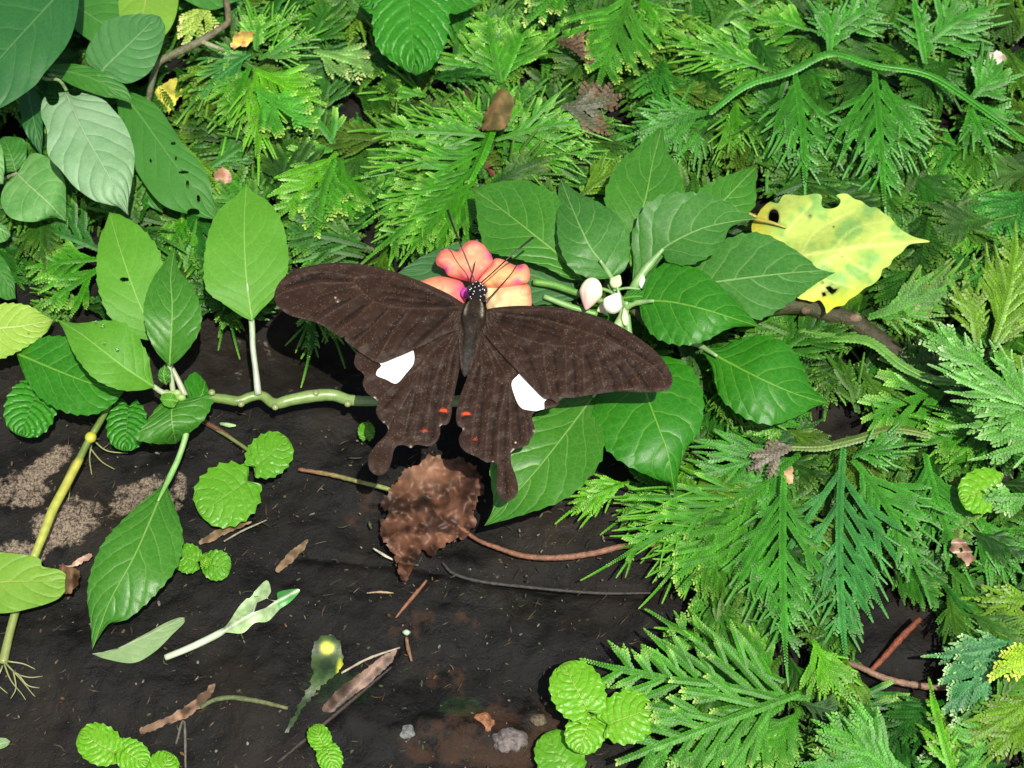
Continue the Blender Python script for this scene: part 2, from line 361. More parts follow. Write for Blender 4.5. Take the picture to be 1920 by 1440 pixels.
def blob(p, rad, col, col2=None, axis=None, nu=14, nv=10, pw=1.0):
    """ellipsoid at world p with radii (metres) rad along axis frame; p world"""
    th = np.linspace(0, math.pi, nv); ph = np.linspace(0, 2*math.pi, nu, endpoint=False)
    A = np.array(axis if axis is not None else np.eye(3))
    X = []
    for t in th:
        for f in ph: X.append([math.sin(t)*math.cos(f), math.sin(t)*math.sin(f), math.cos(t)])
    X = np.array(X); V = np.asarray(p)+(X*np.asarray(rad))@A
    F = [(i*nu+j, (i+1)*nu+j, (i+1)*nu+(j+1) % nu, i*nu+(j+1) % nu) for i in range(nv-1) for j in range(nu)]
    C = lerp(col, col2 if col2 is not None else col, ((X[:, 2:3]+1)/2)**pw)
    return V, F, C

# ---- spikemoss frond generator, local frame in pixel units (x along frond, y sideways, z up)
LT = np.array([(.2, -3.0, .5), (.2, 3.2, 1.1), (4.4, 5.6, .9), (7.3, 7.1, .3), (8.5, 3.0, -1.2), (6.0, -1.4, -.9)])   # (out, along, up)
MT = np.array([(.0, -1.2, 1.7), (2.4, .8, 1.5), (1.0, 5.2, 2.3)])
class Axis:
    def __init__(s): s.V = []; s.F = []; s.C = []; s.n = 0
    def put(s, V, F, C): s.V.append(V); s.F.append(F+s.n if len(F) else F); s.C.append(C); s.n += len(V)
def leafy(G, P, wd, col, tip, tiplen, strob, rs, step=None, lean=1.0):
    """clothe polyline P (local px) with scale leaves -> quads (tris doubled as quads)"""
    step = step or 5.7*wd/9
    L = np.linalg.norm(np.diff(P, axis=0), axis=1).sum()
    n = max(3, int(L/step)); Q = spline(P, n); T = np.gradient(Q, axis=0); T /= np.linalg.norm(T, axis=1)[:, None]+1e-9
    S = np.cross(np.broadcast_to([0, 0, 1.], T.shape), T); S /= np.linalg.norm(S, axis=1)[:, None]+1e-9; N = np.cross(T, S)
    u = np.linspace(0, 1, n)
    size = wd/9.6*(1-(.5 if strob > 0 else .22)*sm(u, .75, 1))*np.clip(.75+u*1.5, .75, 1)
    rem = (1-u)*L; tp = (1-sm(rem, 0, max(tiplen, 1)))[:, None]
    for sg in (-1, 1):
        off = T*(step*.5 if sg > 0 else 0)
        j = rs.uniform(.94, 1.06, n)[:, None, None]; tw = rs.uniform(-.12, .12, n)
        V = Q[:, None]+off[:, None]+(S[:, None]*sg*LT[None, :, :1]+T[:, None]*LT[None, :, 1:2]*lean+N[:, None]*(LT[None, :, 2:3]+tw[:, None, None]*LT[None, :, :1]*.4))*size[:, None, None]*j
        b = (np.arange(n)*6)[:, None]
        F = np.concatenate([b+np.array([[0, 5, 2, 1]]), b+np.array([[5, 4, 3, 2]])])
        if sg < 0: F = F[:, ::-1]
        c = lerp(col, tip, tp)*rs.uniform(.84, 1.16, (n, 1))*rs.uniform(.70, 1.25)
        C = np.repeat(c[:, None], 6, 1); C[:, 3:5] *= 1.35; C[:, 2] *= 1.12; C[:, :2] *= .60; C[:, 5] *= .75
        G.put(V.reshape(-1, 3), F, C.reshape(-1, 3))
        V = Q[:, None]+off[:, None]+(S[:, None]*sg*MT[None, :, :1]+T[:, None]*MT[None, :, 1:2]+N[:, None]*MT[None, :, 2:3])*size[:, None, None]
        b = (np.arange(n)*3)[:, None]; F = b+np.array([[0, 1, 2, 2]])
        if sg < 0: F = F[:, ::-1]
        C = np.repeat((lerp(col, tip, tp)*1.15*rs.uniform(.85, 1.2, (n, 1)))[:, None], 3, 1)
        G.put(V.reshape(-1, 3), F, C.reshape(-1, 3))
    if strob > 0:   # narrow cone-bearing tip
        m = max(5, int(strob/3.2)); t = np.linspace(0, 1, m)
        bend = rs.uniform(-.12, .12)
        d = T[-1][None]+S[-1][None]*(bend*t[:, None]); pr = Q[-1]+np.cumsum(np.vstack([np.zeros(3), d[1:]]), 0)*strob/m + np.array([0, 0, -1])*(t[:, None]**2)*strob*.06
        r = 3.3*(wd/9)*(1-.55*t**3)*(1+.16*((np.arange(m) % 2)*2-1)); r[-1] = .8
        th = np.linspace(0, 2*math.pi, 5, endpoint=False)
        V = pr[:, None]+(S[-1][None, None]*np.cos(th)[None, :, None]+N[-1][None, None]*np.sin(th)[None, :, None])*r[:, None, None]
        F = np.array([(i*5+j, (i+1)*5+j, (i+1)*5+(j+1) % 5, i*5+(j+1) % 5) for i in range(m-1) for j in range(5)])
        c = lerp(np.array(col)*1.25, tip, (t[:, None]**1.5)); C = np.repeat(c[:, None], 5, 1)
        G.put(V.reshape(-1, 3), F, C.reshape(-1, 3))
    elif tiplen > 0:  # blunt budding end
        pass
def arc(p, ang, L, curve, dz, n=7):
    a = ang+curve*np.linspace(0, 1, n); st = L/(n-1)
    x = p[0]+np.r_[0, np.cumsum(np.cos(a[:-1])*st)]; y = p[1]+np.r_[0, np.cumsum(np.sin(a[:-1])*st)]
    z = p[2]+dz*np.linspace(0, 1, n)**1.6
    return np.stack([x, y, z], -1)
def frond_parts(L, rs, nside=4, sl=.5, ang=42, fork=2, wd=9, col=(.03, .17, .03), tip=(.1, .3, .06), tiplen=30, strob=35, bend=0., droop=8, asym=0., start=.10):
    """list of (kind, V, F, C) in local px units; length L"""
    out = []; G = Axis(); nside = max(2, min(nside, int(L*.86/(wd*4.0))+1))
    Ls = L-(strob if strob else 0)
    main = arc((0, 0, 0), -bend*.5, Ls, bend, -2, 12); main[:, 2] += droop*np.sin(np.linspace(0, math.pi, 12))
    leafy(G, main, wd*1.1, col, tip, tiplen, strob, rs); out.append(('main_stem', G))
    k = 0
    for i in range(nside):
        for sg in (-1, 1):
            if rs.random() < .06: continue
            f = start+(.86-start)*(i+(.5 if sg > 0 else 0)+rs.uniform(-.15, .15))/nside
            idx = f*11; i0 = int(min(idx, 10)); p = lerp(main[i0], main[i0+1], idx-i0)
            tv = main[i0+1]-main[i0]; ma = math.atan2(tv[1], tv[0])
            l = L*sl*(1-.62*f)*(.75+.5*math.sin(math.pi*min(1, f+.35)))*rs.uniform(.8, 1.15)*(1+asym*sg)
            l = min(l, (1-f)*L*1.05+25)
            if l < 22: continue
            st = strob*rs.uniform(.6, 1.3) if strob and rs.random() < .9 and l > 45 else (strob*.4 if strob else 0)
            a0 = ma+sg*R(ang*rs.uniform(.85, 1.15)); cv = -sg*R(rs.uniform(2, 14))
            H = Axis(); z0 = rs.uniform(-9, 9)
            br = arc(p, a0, max(l-st, 18), cv, rs.uniform(-9, 3)+z0)
            leafy(H, br, wd, col, tip, tiplen, st, rs)
            nf = fork if l > 80 else (1 if l > 45 else 0)
            for q in range(nf):
                ff = .30+.42*q/max(nf, 1)+rs.uniform(-.05, .05); jj = ff*6; j0 = int(jj); pp = lerp(br[j0], br[j0+1], jj-j0)
                tb = br[j0+1]-br[j0]; ba = math.atan2(tb[1], tb[0]); s2 = sg if q % 2 == 0 else -sg
                ll = l*(.52-.16*q)*rs.uniform(.8, 1.15); s3 = st*.8 if ll > 35 else 0
                sb = arc(pp, ba+s2*R(rs.uniform(20, 29)), max(ll-s3, 14), -s2*R(8), rs.uniform(-5, 3), 5)
                leafy(H, sb, wd*.95, col, tip, tiplen, s3, rs)
                if fork > 2 and q == 0 and ll > 50:
                    jb = sb[2]; leafy(H, arc(jb, ba+s2*R(64), ll*.4, -s2*R(10), -2, 4), wd*.9, col, tip, tiplen, 0, rs)
            out.append(('side_branch', H))
    return out
def frame(b, t, roll=0., rs=None):
    d = t-b; L = np.linalg.norm(d); x = d/L; z = np.array([0, -.18, 1.]); z = z-x*(z@x); z /= np.linalg.norm(z); y = np.cross(z, x)
    if roll: y, z = y*math.cos(roll)+z*math.sin(roll), z*math.cos(roll)-y*math.sin(roll)
    return x, y, z, L
FG = 'spikemoss fronds carpeting the bank'
def frond(bx, by, tx, ty, hb, ht, label, seed=None, roll=None, name='spikemoss_frond', group=FG, **k):
    seed = seed if seed is not None else int(bx*7+by*13+tx); rs = np.random.default_rng(seed)
    Wb = up(bx, by, hb); Wt = up(tx, ty, ht); s = pxscale((Wb+Wt)/2)
    x, y, z, L = frame(Wb, Wt, rs.uniform(-.25, .25) if roll is None else roll)
    k.setdefault('bend', rs.uniform(-.35, .35))
    root = thing(name, Wb, label, 'spikemoss', group)
    A = np.stack([x, y, z])
    for kind, G in frond_parts(L/s, rs, **k):
        V = np.concatenate(G.V)@A*s+Wb; F = np.concatenate(G.F); C = np.concatenate(G.C)
        Fl = [tuple(f) if f[2] != f[3] and f[0] != f[1] else tuple(dict.fromkeys(f)) for f in F.tolist()]
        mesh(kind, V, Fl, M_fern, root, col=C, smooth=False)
    return root
# ================================================================== THE SETTING
def px_of(P):
    """world -> photo pixel, for authoring masks of stains and painted sunlight on the rock"""
    d = P-CAM; ct, st = math.cos(TH), math.sin(TH)
    f = d[:, 1]*st-d[:, 2]*ct; u_ = d[:, 1]*ct+d[:, 2]*st
    return np.stack([960+d[:, 0]/f/HF*960, 720-u_/f/HF*960], -1)
FERN = np.array([(-420, -760), (2640, -760), (2640, 1800), (1290, 1800), (1280, 1400), (1330, 1290), (1260, 1180), (1290, 1060), (1230, 940), (1120, 800), (960, 600), (640, 590), (560, 620), (190, 600), (-60, 610), (-300, 640)], float)
def build_rock():
    t = np.linspace(-1, 1, 381); g = .21*t+.012*t**3+ .20*np.sign(t)*np.clip(np.abs(t)-.9, 0, 1)**2*100*1.0
    g = np.where(np.abs(t) < .9, .25*t, np.sign(t)*(.225+((np.abs(t)-.9)*10)**3*6))
    X, Y = np.meshgrid(g, g+.0); P = np.stack([X.ravel(), Y.ravel(), 0*X.ravel()], -1)
    near = (np.abs(P[:, 0]) < .3) & (np.abs(P[:, 1]) < .3)
    z = np.zeros(len(P)); n1 = fbm(P, 14, 4); n2 = fbm(P+3, 55, 5); n3 = fbm(P+9, 190, 4)
    fade = 1
    z = (n1*3.2+n2*1.6+n3*.5)
    q = px_of(P)
    # shallow ridges running across the rock face, and the hollow beneath the stem
    z += 1.0*np.sin((q[:, 1]-.25*q[:, 0])*.022+n1*3)
    z -= 10*np.exp(-(((q[:, 0]-560)/170)**2+((q[:, 1]-650)/75)**2))
    z -= 2.2*np.exp(-(segdist(q, [(560, 1040), (760, 1060), (900, 1085), (1210, 1115)])/7)**2)
    z -= 1.6*np.exp(-(segdist(q, [(560, 1400), (640, 1330), (700, 1270), (745, 1215)])/8)**2)
    z += 3.5*np.exp(-(((q[:, 0]-1700)/80)**2+((q[:, 1]-1215)/38)**2))
    for (cx, cy, r, hh) in [(960, 1390, 40, 2.5), (880, 1370, 26, 1.8), (800, 1360, 20, 1.5), (1000, 1345, 24, 1.6), (745, 1372, 16, 1.6)]:
        z += hh*np.exp(-(((q[:, 0]-cx)/r)**2+((q[:, 1]-cy)/(r*.75))**2)**2)
    C = np.zeros((len(P), 3)); w_ = n2*.35
    def el(cx, cy, rx, ry, an=0):
        a = R(an); x = q[:, 0]-cx; y = q[:, 1]-cy; X_ = x*math.cos(a)+y*math.sin(a); Y_ = -x*math.sin(a)+y*math.cos(a)
        return 1-sm(np.sqrt((X_/rx)**2+(Y_/ry)**2)+w_, .55, 1.35)
    C[:, 0] = np.maximum.reduce([el(85, 870, 75, 22, -35), el(25, 925, 70, 40, -10), el(120, 990, 75, 48, -25), el(35, 1040, 70, 30, 0), el(270, 925, 70, 32, -25), el(335, 925, 22, 60, 10), el(85, 1085, 60, 20)])  # sunlight falling on the rock, painted as pale patches
    C[:, 1] = np.maximum.reduce([el(930, 1380, 170, 75), el(800, 1175, 90, 30, -10)*.7, el(620, 1130, 60, 20)*.4, el(690, 940, 60, 40)*.6, el(840, 1290, 40, 60)*.6, el(1350, 1500, 200, 100)*.5, el(1650, 1330, 80, 50)*.7])
    C[:, 2] = np.maximum.reduce([el(640, 1290, 70, 60), el(870, 1330, 60, 30), el(900, 1130, 160, 40)*.5, el(90, 1320, 90, 60)*.4])
    P[:, 2] = z*1e-3
    n = len(g); F = [(i*n+j, i*n+j+1, (i+1)*n+j+1, (i+1)*n+j) for i in range(n-1) for j in range(n-1)]
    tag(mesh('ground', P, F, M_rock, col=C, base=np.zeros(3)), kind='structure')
build_rock()

def rock_debris():
    b = B(); rs = np.random.default_rng(3)
    for i in range(1500):
        x, y = rs.uniform(-40, 1300), rs.uniform(780, 1460)
        if inside(np.array([[x, y]]), FERN)[0]: continue
        s = (.10+.45*rs.random()**3)*1e-3; p = up(x, y, rs.uniform(.6, 1.6))
        c = [(.10, .05, .02), (.16, .14, .10), (.03, .025, .02), (.05, .07, .02)][rs.integers(4)]
        A = np.linalg.qr(rs.normal(size=(3, 3)))[0]
        b.add(*blob(p, (s*rs.uniform(1, 3), s, s*.6), c, axis=A, nu=5, nv=4))
    for i in range(420):
        x, y = rs.uniform(-40, 1300), rs.uniform(770, 1460)
        if inside(np.array([[x, y]]), FERN)[0]: continue
        a = rs.normal()*.6-.5; L = rs.uniform(5, 26); cx = rs.uniform(-4, 4)
        b.add(*tube([(x, y), (x+math.cos(a)*L/2+cx, y+math.sin(a)*L/2-cx), (x+math.cos(a)*L, y+math.sin(a)*L)], [1.2, 1.7, 1.0], [.5, rs.uniform(.7, 1.5), .4], 5, n=6, col=np.array([(.07, .04, .02), (.03, .022, .016), (.10, .075, .045), (.045, .05, .02)][rs.integers(4)])*rs.uniform(.5, 1.3)))
    o = b.build('leaf_litter_crumbs', M_wood, smooth=False); tag(o, 'tiny crumbs of soil and plant litter scattered on the dark wet rock', 'litter', kind='stuff')
rock_debris()

# ================================================================== SPIKEMOSS
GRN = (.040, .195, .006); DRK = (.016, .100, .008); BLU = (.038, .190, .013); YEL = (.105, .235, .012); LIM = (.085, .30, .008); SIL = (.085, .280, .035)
PT = (.17, .38, .05); PALE = (.26, .44, .07); BR = (.11, .07, .035)
K_long = dict(nside=9, wd=6.4, sl=.60, ang=30, fork=2, strob=62, col=GRN, tip=PT, tiplen=26)
K_blue = dict(nside=8, wd=8.0, sl=.60, ang=34, fork=2, strob=46, col=BLU, tip=(.12, .28, .08), tiplen=20)
K_fan = dict(nside=7, wd=7.6, sl=.62, ang=36, fork=2, strob=30, col=GRN, tip=PT, tiplen=30)
K_bud = dict(nside=5, sl=.45, ang=36, fork=2, strob=0, col=(.05, .21, .012), tip=PALE, tiplen=12, wd=9)
K_yel = dict(nside=4, sl=.5, ang=30, fork=1, strob=34, col=YEL, tip=(.16, .26, .05), tiplen=24)
K_sil = dict(nside=4, sl=.50, ang=30, fork=2, strob=34, col=SIL, tip=(.34, .54, .22), tiplen=12)
FR = [
 # lower right
 (1478, 838, 1240, 905, 14, 10, K_blue, 'spikemoss frond reaching left from the greyish withered stub toward the lowest impatiens leaf tip'),
 (1500, 850, 1330, 985, 12, 8, K_blue, 'spikemoss frond fanning down left below the greyish withered stub'),
 (1440, 905, 1086, 1090, 13, 7, dict(K_long, nside=8, sl=.50), 'long spikemoss frond whose tip reaches farthest left over the bare rock beside the brown runner'),
 (1425, 925, 1195, 1142, 11, 5, dict(K_long, nside=7), 'spikemoss frond hanging just under the long left-reaching one, its tip bent down over the rock'),
 (1405, 945, 1300, 1185, 12, 6, dict(K_bud, nside=7, sl=.48), 'spikemoss frond with blunt pale green buds halfway down the rock edge'),
 (1410, 985, 1385, 1180, 11, 6, K_long, 'narrow spikemoss frond hanging right of the blunt budded one'),
 (1470, 890, 1478, 1290, 16, 8, dict(K_blue, nside=9, sl=.44), 'tall blue green spikemoss frond hanging straight down from the greyish stub'),
 (1582, 840, 1592, 1290, 17, 8, dict(K_blue, nside=9, sl=.44, col=(.04, .19, .035)), 'longest hanging spikemoss frond with a pale midline, centre of the lower right mat'),
 (1600, 862, 1752, 1140, 16, 8, dict(K_blue, nside=8, sl=.44), 'spikemoss frond sweeping down to the right of the longest hanging one'),
 (1598, 856, 1745, 822, 15, 15, dict(K_blue, nside=5, strob=46), 'short spikemoss frond pointing right with one curved pale tip'),
 (1735, 850, 1830, 1115, 13, 8, dict(K_blue, nside=7, sl=.48), 'spikemoss frond with a brown eaten spot halfway down'),
 (1830, 960, 1925, 1130, 11, 6, K_blue, 'spikemoss frond running off the right edge below the round crinkled leaf'),
 (1520, 1310, 1082, 1232, 15, 8, dict(K_fan, nside=9, sl=.44, ang=38, strob=16, fork=1, wd=8), 'big spikemoss frond lying flat and pointing left at the round crinkled leaves'),
 (1472, 1278, 1205, 1135, 11, 7, dict(K_fan, nside=7, sl=.48), 'spikemoss frond rising up left above the big flat one'),
 (1455, 1270, 1345, 1120, 9, 9, dict(K_fan, nside=6, sl=.48), 'short spikemoss frond pointing up between the hanging ones'),
 (1500, 1300, 1160, 1428, 18, 12, dict(K_bud, nside=7, sl=.48, wd=9), 'spikemoss frond with fat cream bud tips beside the round leaf cluster'),
 (1470, 1320, 1290, 1425, 15, 10, dict(K_bud, nside=5, sl=.48), 'short fat budded spikemoss frond tucked under the cream tipped one'),
 (1500, 1330, 1395, 1470, 12, 9, dict(K_fan), 'spikemoss frond running off the bottom edge below the big flat frond'),
 (1700, 1465, 1515, 1345, 17, 14, dict(K_bud, nside=6, sl=.60, ang=28, strob=22, col=(.06, .25, .02), tip=(.2, .42, .1)), 'bright yellow green spikemoss frond rising from the bottom edge toward upper left'),
 (1720, 1450, 1465, 1432, 14, 12, dict(K_yel, strob=20, col=(.05, .24, .02)), 'bright spikemoss frond lying level along the bottom edge'),
 (1525, 1200, 1610, 1340, 13, 8, dict(K_fan, nside=6, sl=.58, col=LIM), 'lime green hand shaped spikemoss frond beside the brown rootlet'),
 (1560, 1290, 1695, 1375, 6, 5, dict(K_fan, nside=6, strob=0, col=DRK), 'dark spikemoss frond with blunt fingers over the bare rock gap'),
 (1900, 1205, 1722, 1232, 16, 12, dict(K_sil, nside=5, col=(.05, .2, .06)), 'grey green spikemoss frond pointing left across the rock gap'),
 (1880, 1225, 1768, 1335, 14, 9, dict(K_sil, nside=5, strob=0, col=(.05, .2, .06)), 'grey green forked spikemoss frond below the left pointing one'),
 (1792, 1470, 1742, 1262, 15, 14, dict(K_yel, nside=4, sl=.38, col=LIM), 'slim upright spikemoss frond at the right side of the rock gap'),
 (1945, 1300, 1775, 1410, 13, 9, dict(K_yel, nside=7), 'yellowish spikemoss frond slanting down left near the lower right corner'),
 (1940, 1345, 1835, 1440, 12, 10, K_yel, 'yellowish spikemoss frond in the lower right corner'),
 (1925, 1380, 1700, 1455, 9, 8, dict(K_sil, strob=0), 'pale spikemoss frond half hidden along the bottom right edge'),
 (1950, 1215, 1860, 1270, 20, 18, dict(K_bud, nside=5, col=(.28, .48, .02), tip=(.6, .65, .1), wd=10), 'glowing yellow spikemoss tip at the right edge'),
 (1950, 1130, 1780, 1118, 10, 8, dict(K_yel, nside=5, strob=46), 'thin yellow green spikemoss frond with long tips above the rock gap'),
 (1945, 1165, 1790, 1150, 8, 7, dict(K_yel, nside=5, strob=50), 'second thin long tipped spikemoss frond just under the thin yellow green one'),
 (1180, 905, 1033, 978, 8, 5, dict(K_long, nside=5, sl=.58, col=LIM, strob=42), 'small spikemoss frond peeping out under the two lowest impatiens leaves'),
 (1250, 925, 1120, 1000, 7, 5, dict(K_long, nside=5, sl=.58, strob=46), 'small long tipped spikemoss frond next to the hanging impatiens leaf tip'),
 # right
 (1950, 785, 1686, 592, 32, 30, dict(K_sil, nside=8, sl=.46, bend=.25), 'silvery spikemoss frond arching up left at the right edge, highest of the silvery ones'),
 (1960, 770, 1778, 748, 31, 28, dict(K_sil, nside=6, sl=.48), 'silvery spikemoss frond pointing straight left under the arching one'),
 (1960, 810, 1775, 795, 28, 24, dict(K_sil, nside=6, sl=.48), 'silvery spikemoss frond pointing left, lower middle of the silvery ones'),
 (1965, 820, 1815, 865, 26, 22, dict(K_sil, nside=6), 'silvery spikemoss frond lowest of the silvery ones, above the round crinkled leaf'),
 (1950, 935, 1800, 935, 22, 19, dict(K_sil, nside=5), 'silvery spikemoss frond crossing the round crinkled leaf'),
 (1832, 650, 1812, 500, 16, 18, dict(K_yel, nside=6, sl=.60, wd=9, ang=26), 'olive spikemoss frond standing upright right of the yellow leaf'),
 (1862, 640, 1905, 405, 15, 18, dict(K_yel, nside=7, sl=.58, wd=9, ang=26), 'tall olive spikemoss frond reaching up along the right edge'),
 (1865, 650, 1950, 560, 14, 16, dict(K_yel, nside=6, wd=9), 'olive spikemoss frond leaning off the right edge'),
 (1875, 655, 1950, 720, 12, 13, dict(K_yel, nside=6, wd=9), 'olive spikemoss frond leaning down off the right edge'),
 (1628, 595, 1855, 482, 12, 16, dict(K_yel, nside=6, sl=.60, strob=60, col=(.06, .2, .02), ang=24), 'yellow green spikemoss frond with very long thin tips right of the yellow leaf'),
 (1640, 590, 1800, 590, 11, 12, dict(K_yel, nside=5, strob=50, col=(.06, .2, .02)), 'short yellow green spikemoss frond under the one with very long tips'),
 (1800, 730, 1620, 790, 8, 9, dict(K_fan, strob=0), 'spikemoss frond lying left of the dark hole near the right edge'),
 (1905, 800, 1700, 842, 12, 11, dict(K_fan, nside=7, strob=20), 'spikemoss frond running left just above the lower right mat'),
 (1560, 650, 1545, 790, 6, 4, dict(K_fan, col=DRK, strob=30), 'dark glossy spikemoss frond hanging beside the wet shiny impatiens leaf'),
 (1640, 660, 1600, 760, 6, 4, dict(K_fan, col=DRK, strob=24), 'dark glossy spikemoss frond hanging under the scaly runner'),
 (1500, 800, 1360, 800, 8, 8, dict(K_fan, nside=6), 'spikemoss frond lying under the wet shiny impatiens leaf'),
 (1720, 880, 1760, 990, 9, 6, dict(K_fan, col=DRK), 'dark small spikemoss frond between two hanging blue green fronds'),
 # upper right
 (1490, 135, 1512, 385, 16, 12, dict(K_blue, nside=8, sl=.53), 'blue green spikemoss frond hanging down from the middle of the upper runner'),
 (1640, 130, 1664, 420, 17, 12, dict(K_blue, nside=8, sl=.50), 'longest blue green spikemoss frond hanging above the yellow leaf'),
 (1655, 150, 1748, 330, 15, 11, dict(K_blue, nside=7, sl=.50), 'blue green spikemoss frond slanting down right of the longest hanging one'),
 (1378, 190, 1368, 345, 12, 10, dict(K_long, nside=6), 'spikemoss frond hanging between the two upper impatiens leaf tips'),
 (1330, 210, 1150, 262, 15, 13, dict(K_blue, nside=7, sl=.58, strob=40), 'spikemoss frond pointing left above the highest impatiens leaf'),
 (1330, 215, 1235, 330, 11, 8, dict(K_blue, nside=6), 'spikemoss frond slanting down left behind the highest impatiens leaf'),
 (1440, 132, 1190, 60, 13, 12, dict(K_long, nside=8, sl=.48), 'spikemoss frond stretching up left from the upper runner with long thin tips'),
 (1460, 128, 1290, 170, 10, 9, dict(K_long, nside=6, sl=.53), 'spikemoss frond lying under the one that stretches up left'),
 (1555, 100, 1530, -30, 16, 16, dict(K_blue, nside=5, sl=.58), 'spikemoss frond climbing off the top edge from the runner bend'),
 (1520, 55, 1385, 20, 13, 12, dict(K_fan, nside=6), 'spikemoss frond pointing left under the top edge, left of the climbing one'),
 (1510, 70, 1330, 110, 8, 8, dict(K_fan, nside=6, strob=0), 'mid green spikemoss frond pointing left between two long tipped ones'),
 (1560, 60, 1680, -25, 15, 15, dict(K_blue, nside=6), 'spikemoss frond leaning up right off the top edge'),
 (1735, 120, 1712, -40, 17, 17, dict(K_blue, nside=5, sl=.38), 'thick scaly spikemoss frond standing upright at the top, left of the curled one'),
 (1735, 85, 1900, -5, 16, 14, dict(K_blue, nside=6, sl=.58, bend=-.4), 'curled spikemoss frond arching to the upper right corner'),
 (1740, 90, 1850, 60, 12, 11, dict(K_blue, nside=6, strob=0), 'spikemoss frond pointing right under the curled one'),
 (1815, 200, 1878, 330, 15, 12, dict(K_blue, nside=6, sl=.58), 'spikemoss frond hanging from the right end of the upper runner'),
 (1825, 195, 1945, 240, 14, 12, dict(K_blue, nside=6), 'spikemoss frond pointing right from the end of the upper runner'),
 (1820, 185, 1905, 90, 13, 12, dict(K_blue, nside=6), 'spikemoss frond rising up right from the end of the upper runner'),
 (1770, 240, 1800, 400, 10, 8, dict(K_fan, nside=6, col=BLU), 'shaded spikemoss frond hanging below the right part of the runner'),
 (1735, 330, 1775, 470, 9, 7, dict(K_fan, nside=6), 'spikemoss frond ending above the tip of the yellow leaf'),
 (1890, 400, 1700, 350, 8, 7, dict(K_long, nside=7), 'dark green spikemoss frond lying left near the right edge, level with the yellow leaf top'),
 (1890, 430, 1700, 480, 8, 7, dict(K_long, nside=6), 'spikemoss frond lying just right of the yellow leaf tip'),
 (1560, 240, 1590, 370, 9, 7, dict(K_blue, nside=6), 'small blue green spikemoss frond between the two longest upper ones'),
 (1430, 240, 1440, 360, 8, 7, dict(K_blue, nside=6), 'small spikemoss frond right behind the upper right impatiens leaf'),
 (1185, -20, 1122, 160, 16, 14, dict(K_bud, nside=7, sl=.48, wd=8), 'bright spikemoss frond coming down from the top edge with a pale blunt tip'),
 (1200, -10, 1290, 110, 12, 10, dict(K_long, nside=6, bend=.3), 'spikemoss frond curving right from the top edge with a long thin tip'),
 (1075, -30, 985, 42, 20, 19, dict(K_bud, nside=5, tip=(.45, .60, .15)), 'spikemoss frond with pale yellow blunt tips at the top edge'),
 # middle top
 (925, 255, 645, 240, 14, 12, dict(K_long, nside=8, sl=.48), 'spikemoss frond pointing straight left from the star shaped clump'),
 (920, 262, 615, 345, 12, 10, dict(K_long, nside=9, sl=.48), 'spikemoss frond pointing left and slightly down from the star shaped clump'),
 (915, 275, 650, 440, 13, 10, dict(K_long, nside=9, sl=.48, ang=34), 'spikemoss frond slanting down left from the star shaped clump'),
 (905, 300, 655, 510, 14, 12, dict(K_long, nside=9, sl=.50, ang=34, fork=3), 'largest spikemoss frond slanting down toward the left wing of the butterfly'),
 (895, 335, 745, 500, 15, 13, dict(K_long, nside=8, sl=.50, strob=26), 'spikemoss frond slanting down behind the left of the flower'),
 (878, 345, 868, 470, 14, 13, dict(K_bud, nside=5, sl=.43, strob=0), 'short spikemoss frond with yellowish blunt tips just above the flower'),
 (920, 250, 815, 150, 11, 10, dict(K_long, nside=6), 'spikemoss frond rising up left from the star shaped clump'),
 (935, 250, 1010, 150, 10, 10, dict(K_long, nside=6), 'spikemoss frond rising up right from the star shaped clump'),
 (930, 262, 1190, 225, 13, 11, dict(K_long, nside=8, sl=.48), 'spikemoss frond pointing right from the star shaped clump under the withered one'),
 (930, 270, 1185, 300, 11, 9, dict(K_long, nside=8, sl=.48), 'spikemoss frond pointing right and slightly down from the star shaped clump'),
 (935, 280, 1080, 365, 10, 8, dict(K_long, nside=7, sl=.50), 'spikemoss frond slanting down right behind the left impatiens leaf of the big cluster'),
 (938, 155, 905, -10, 12, 12, dict(K_fan, nside=7, sl=.53), 'spikemoss frond standing up toward the top edge right of the crinkled leaf'),
 (942, 150, 1000, 5, 12, 11, dict(K_fan, nside=7, sl=.53), 'spikemoss frond leaning up right, second right of the crinkled leaf'),
 (935, 158, 820, 60, 11, 10, dict(K_fan, nside=6), 'spikemoss frond leaning up left behind the crinkled leaf'),
 (990, 115, 1120, 40, 10, 9, dict(K_fan, nside=7), 'spikemoss frond leaning right above the withered brown one'),
 (800, 180, 660, 150, 8, 8, dict(K_long, nside=6), 'spikemoss frond lying left just below the crinkled leaf'),
 # left middle
 (632, 285, 500, 420, 14, 12, dict(K_fan, nside=8, sl=.50, strob=10, col=LIM), 'spikemoss frond slanting down left from the small clump above the left wing'),
 (628, 298, 596, 440, 15, 13, dict(K_bud, nside=6, sl=.48), 'spikemoss frond with pale yellow blunt tips above the left wing'),
 (625, 280, 515, 295, 13, 11, dict(K_fan, nside=7, sl=.50, strob=8), 'spikemoss frond pointing left from the small clump above the left wing'),
 (640, 300, 665, 430, 11, 9, dict(K_fan, nside=6, strob=10), 'spikemoss frond hanging right of the pale tipped one above the left wing'),
 (625, 270, 560, 200, 9, 9, dict(K_fan, nside=5, strob=0, col=BLU), 'bluish spikemoss frond rising from the small clump above the left wing'),
 # upper left
 (470, 100, 320, 225, 13, 11, dict(K_long, nside=8, sl=.50, col=(.035, .16, .03)), 'wide spikemoss frond slanting down left right of the silvery leaf'),
 (468, 125, 410, 300, 13, 10, dict(K_long, nside=7, sl=.50), 'spikemoss frond hanging between the wide one and the long bright one'),
 (478, 130, 485, 345, 17, 14, dict(K_long, nside=8, sl=.42, col=LIM), 'long bright spikemoss frond hanging straight down above the tall single leaf'),
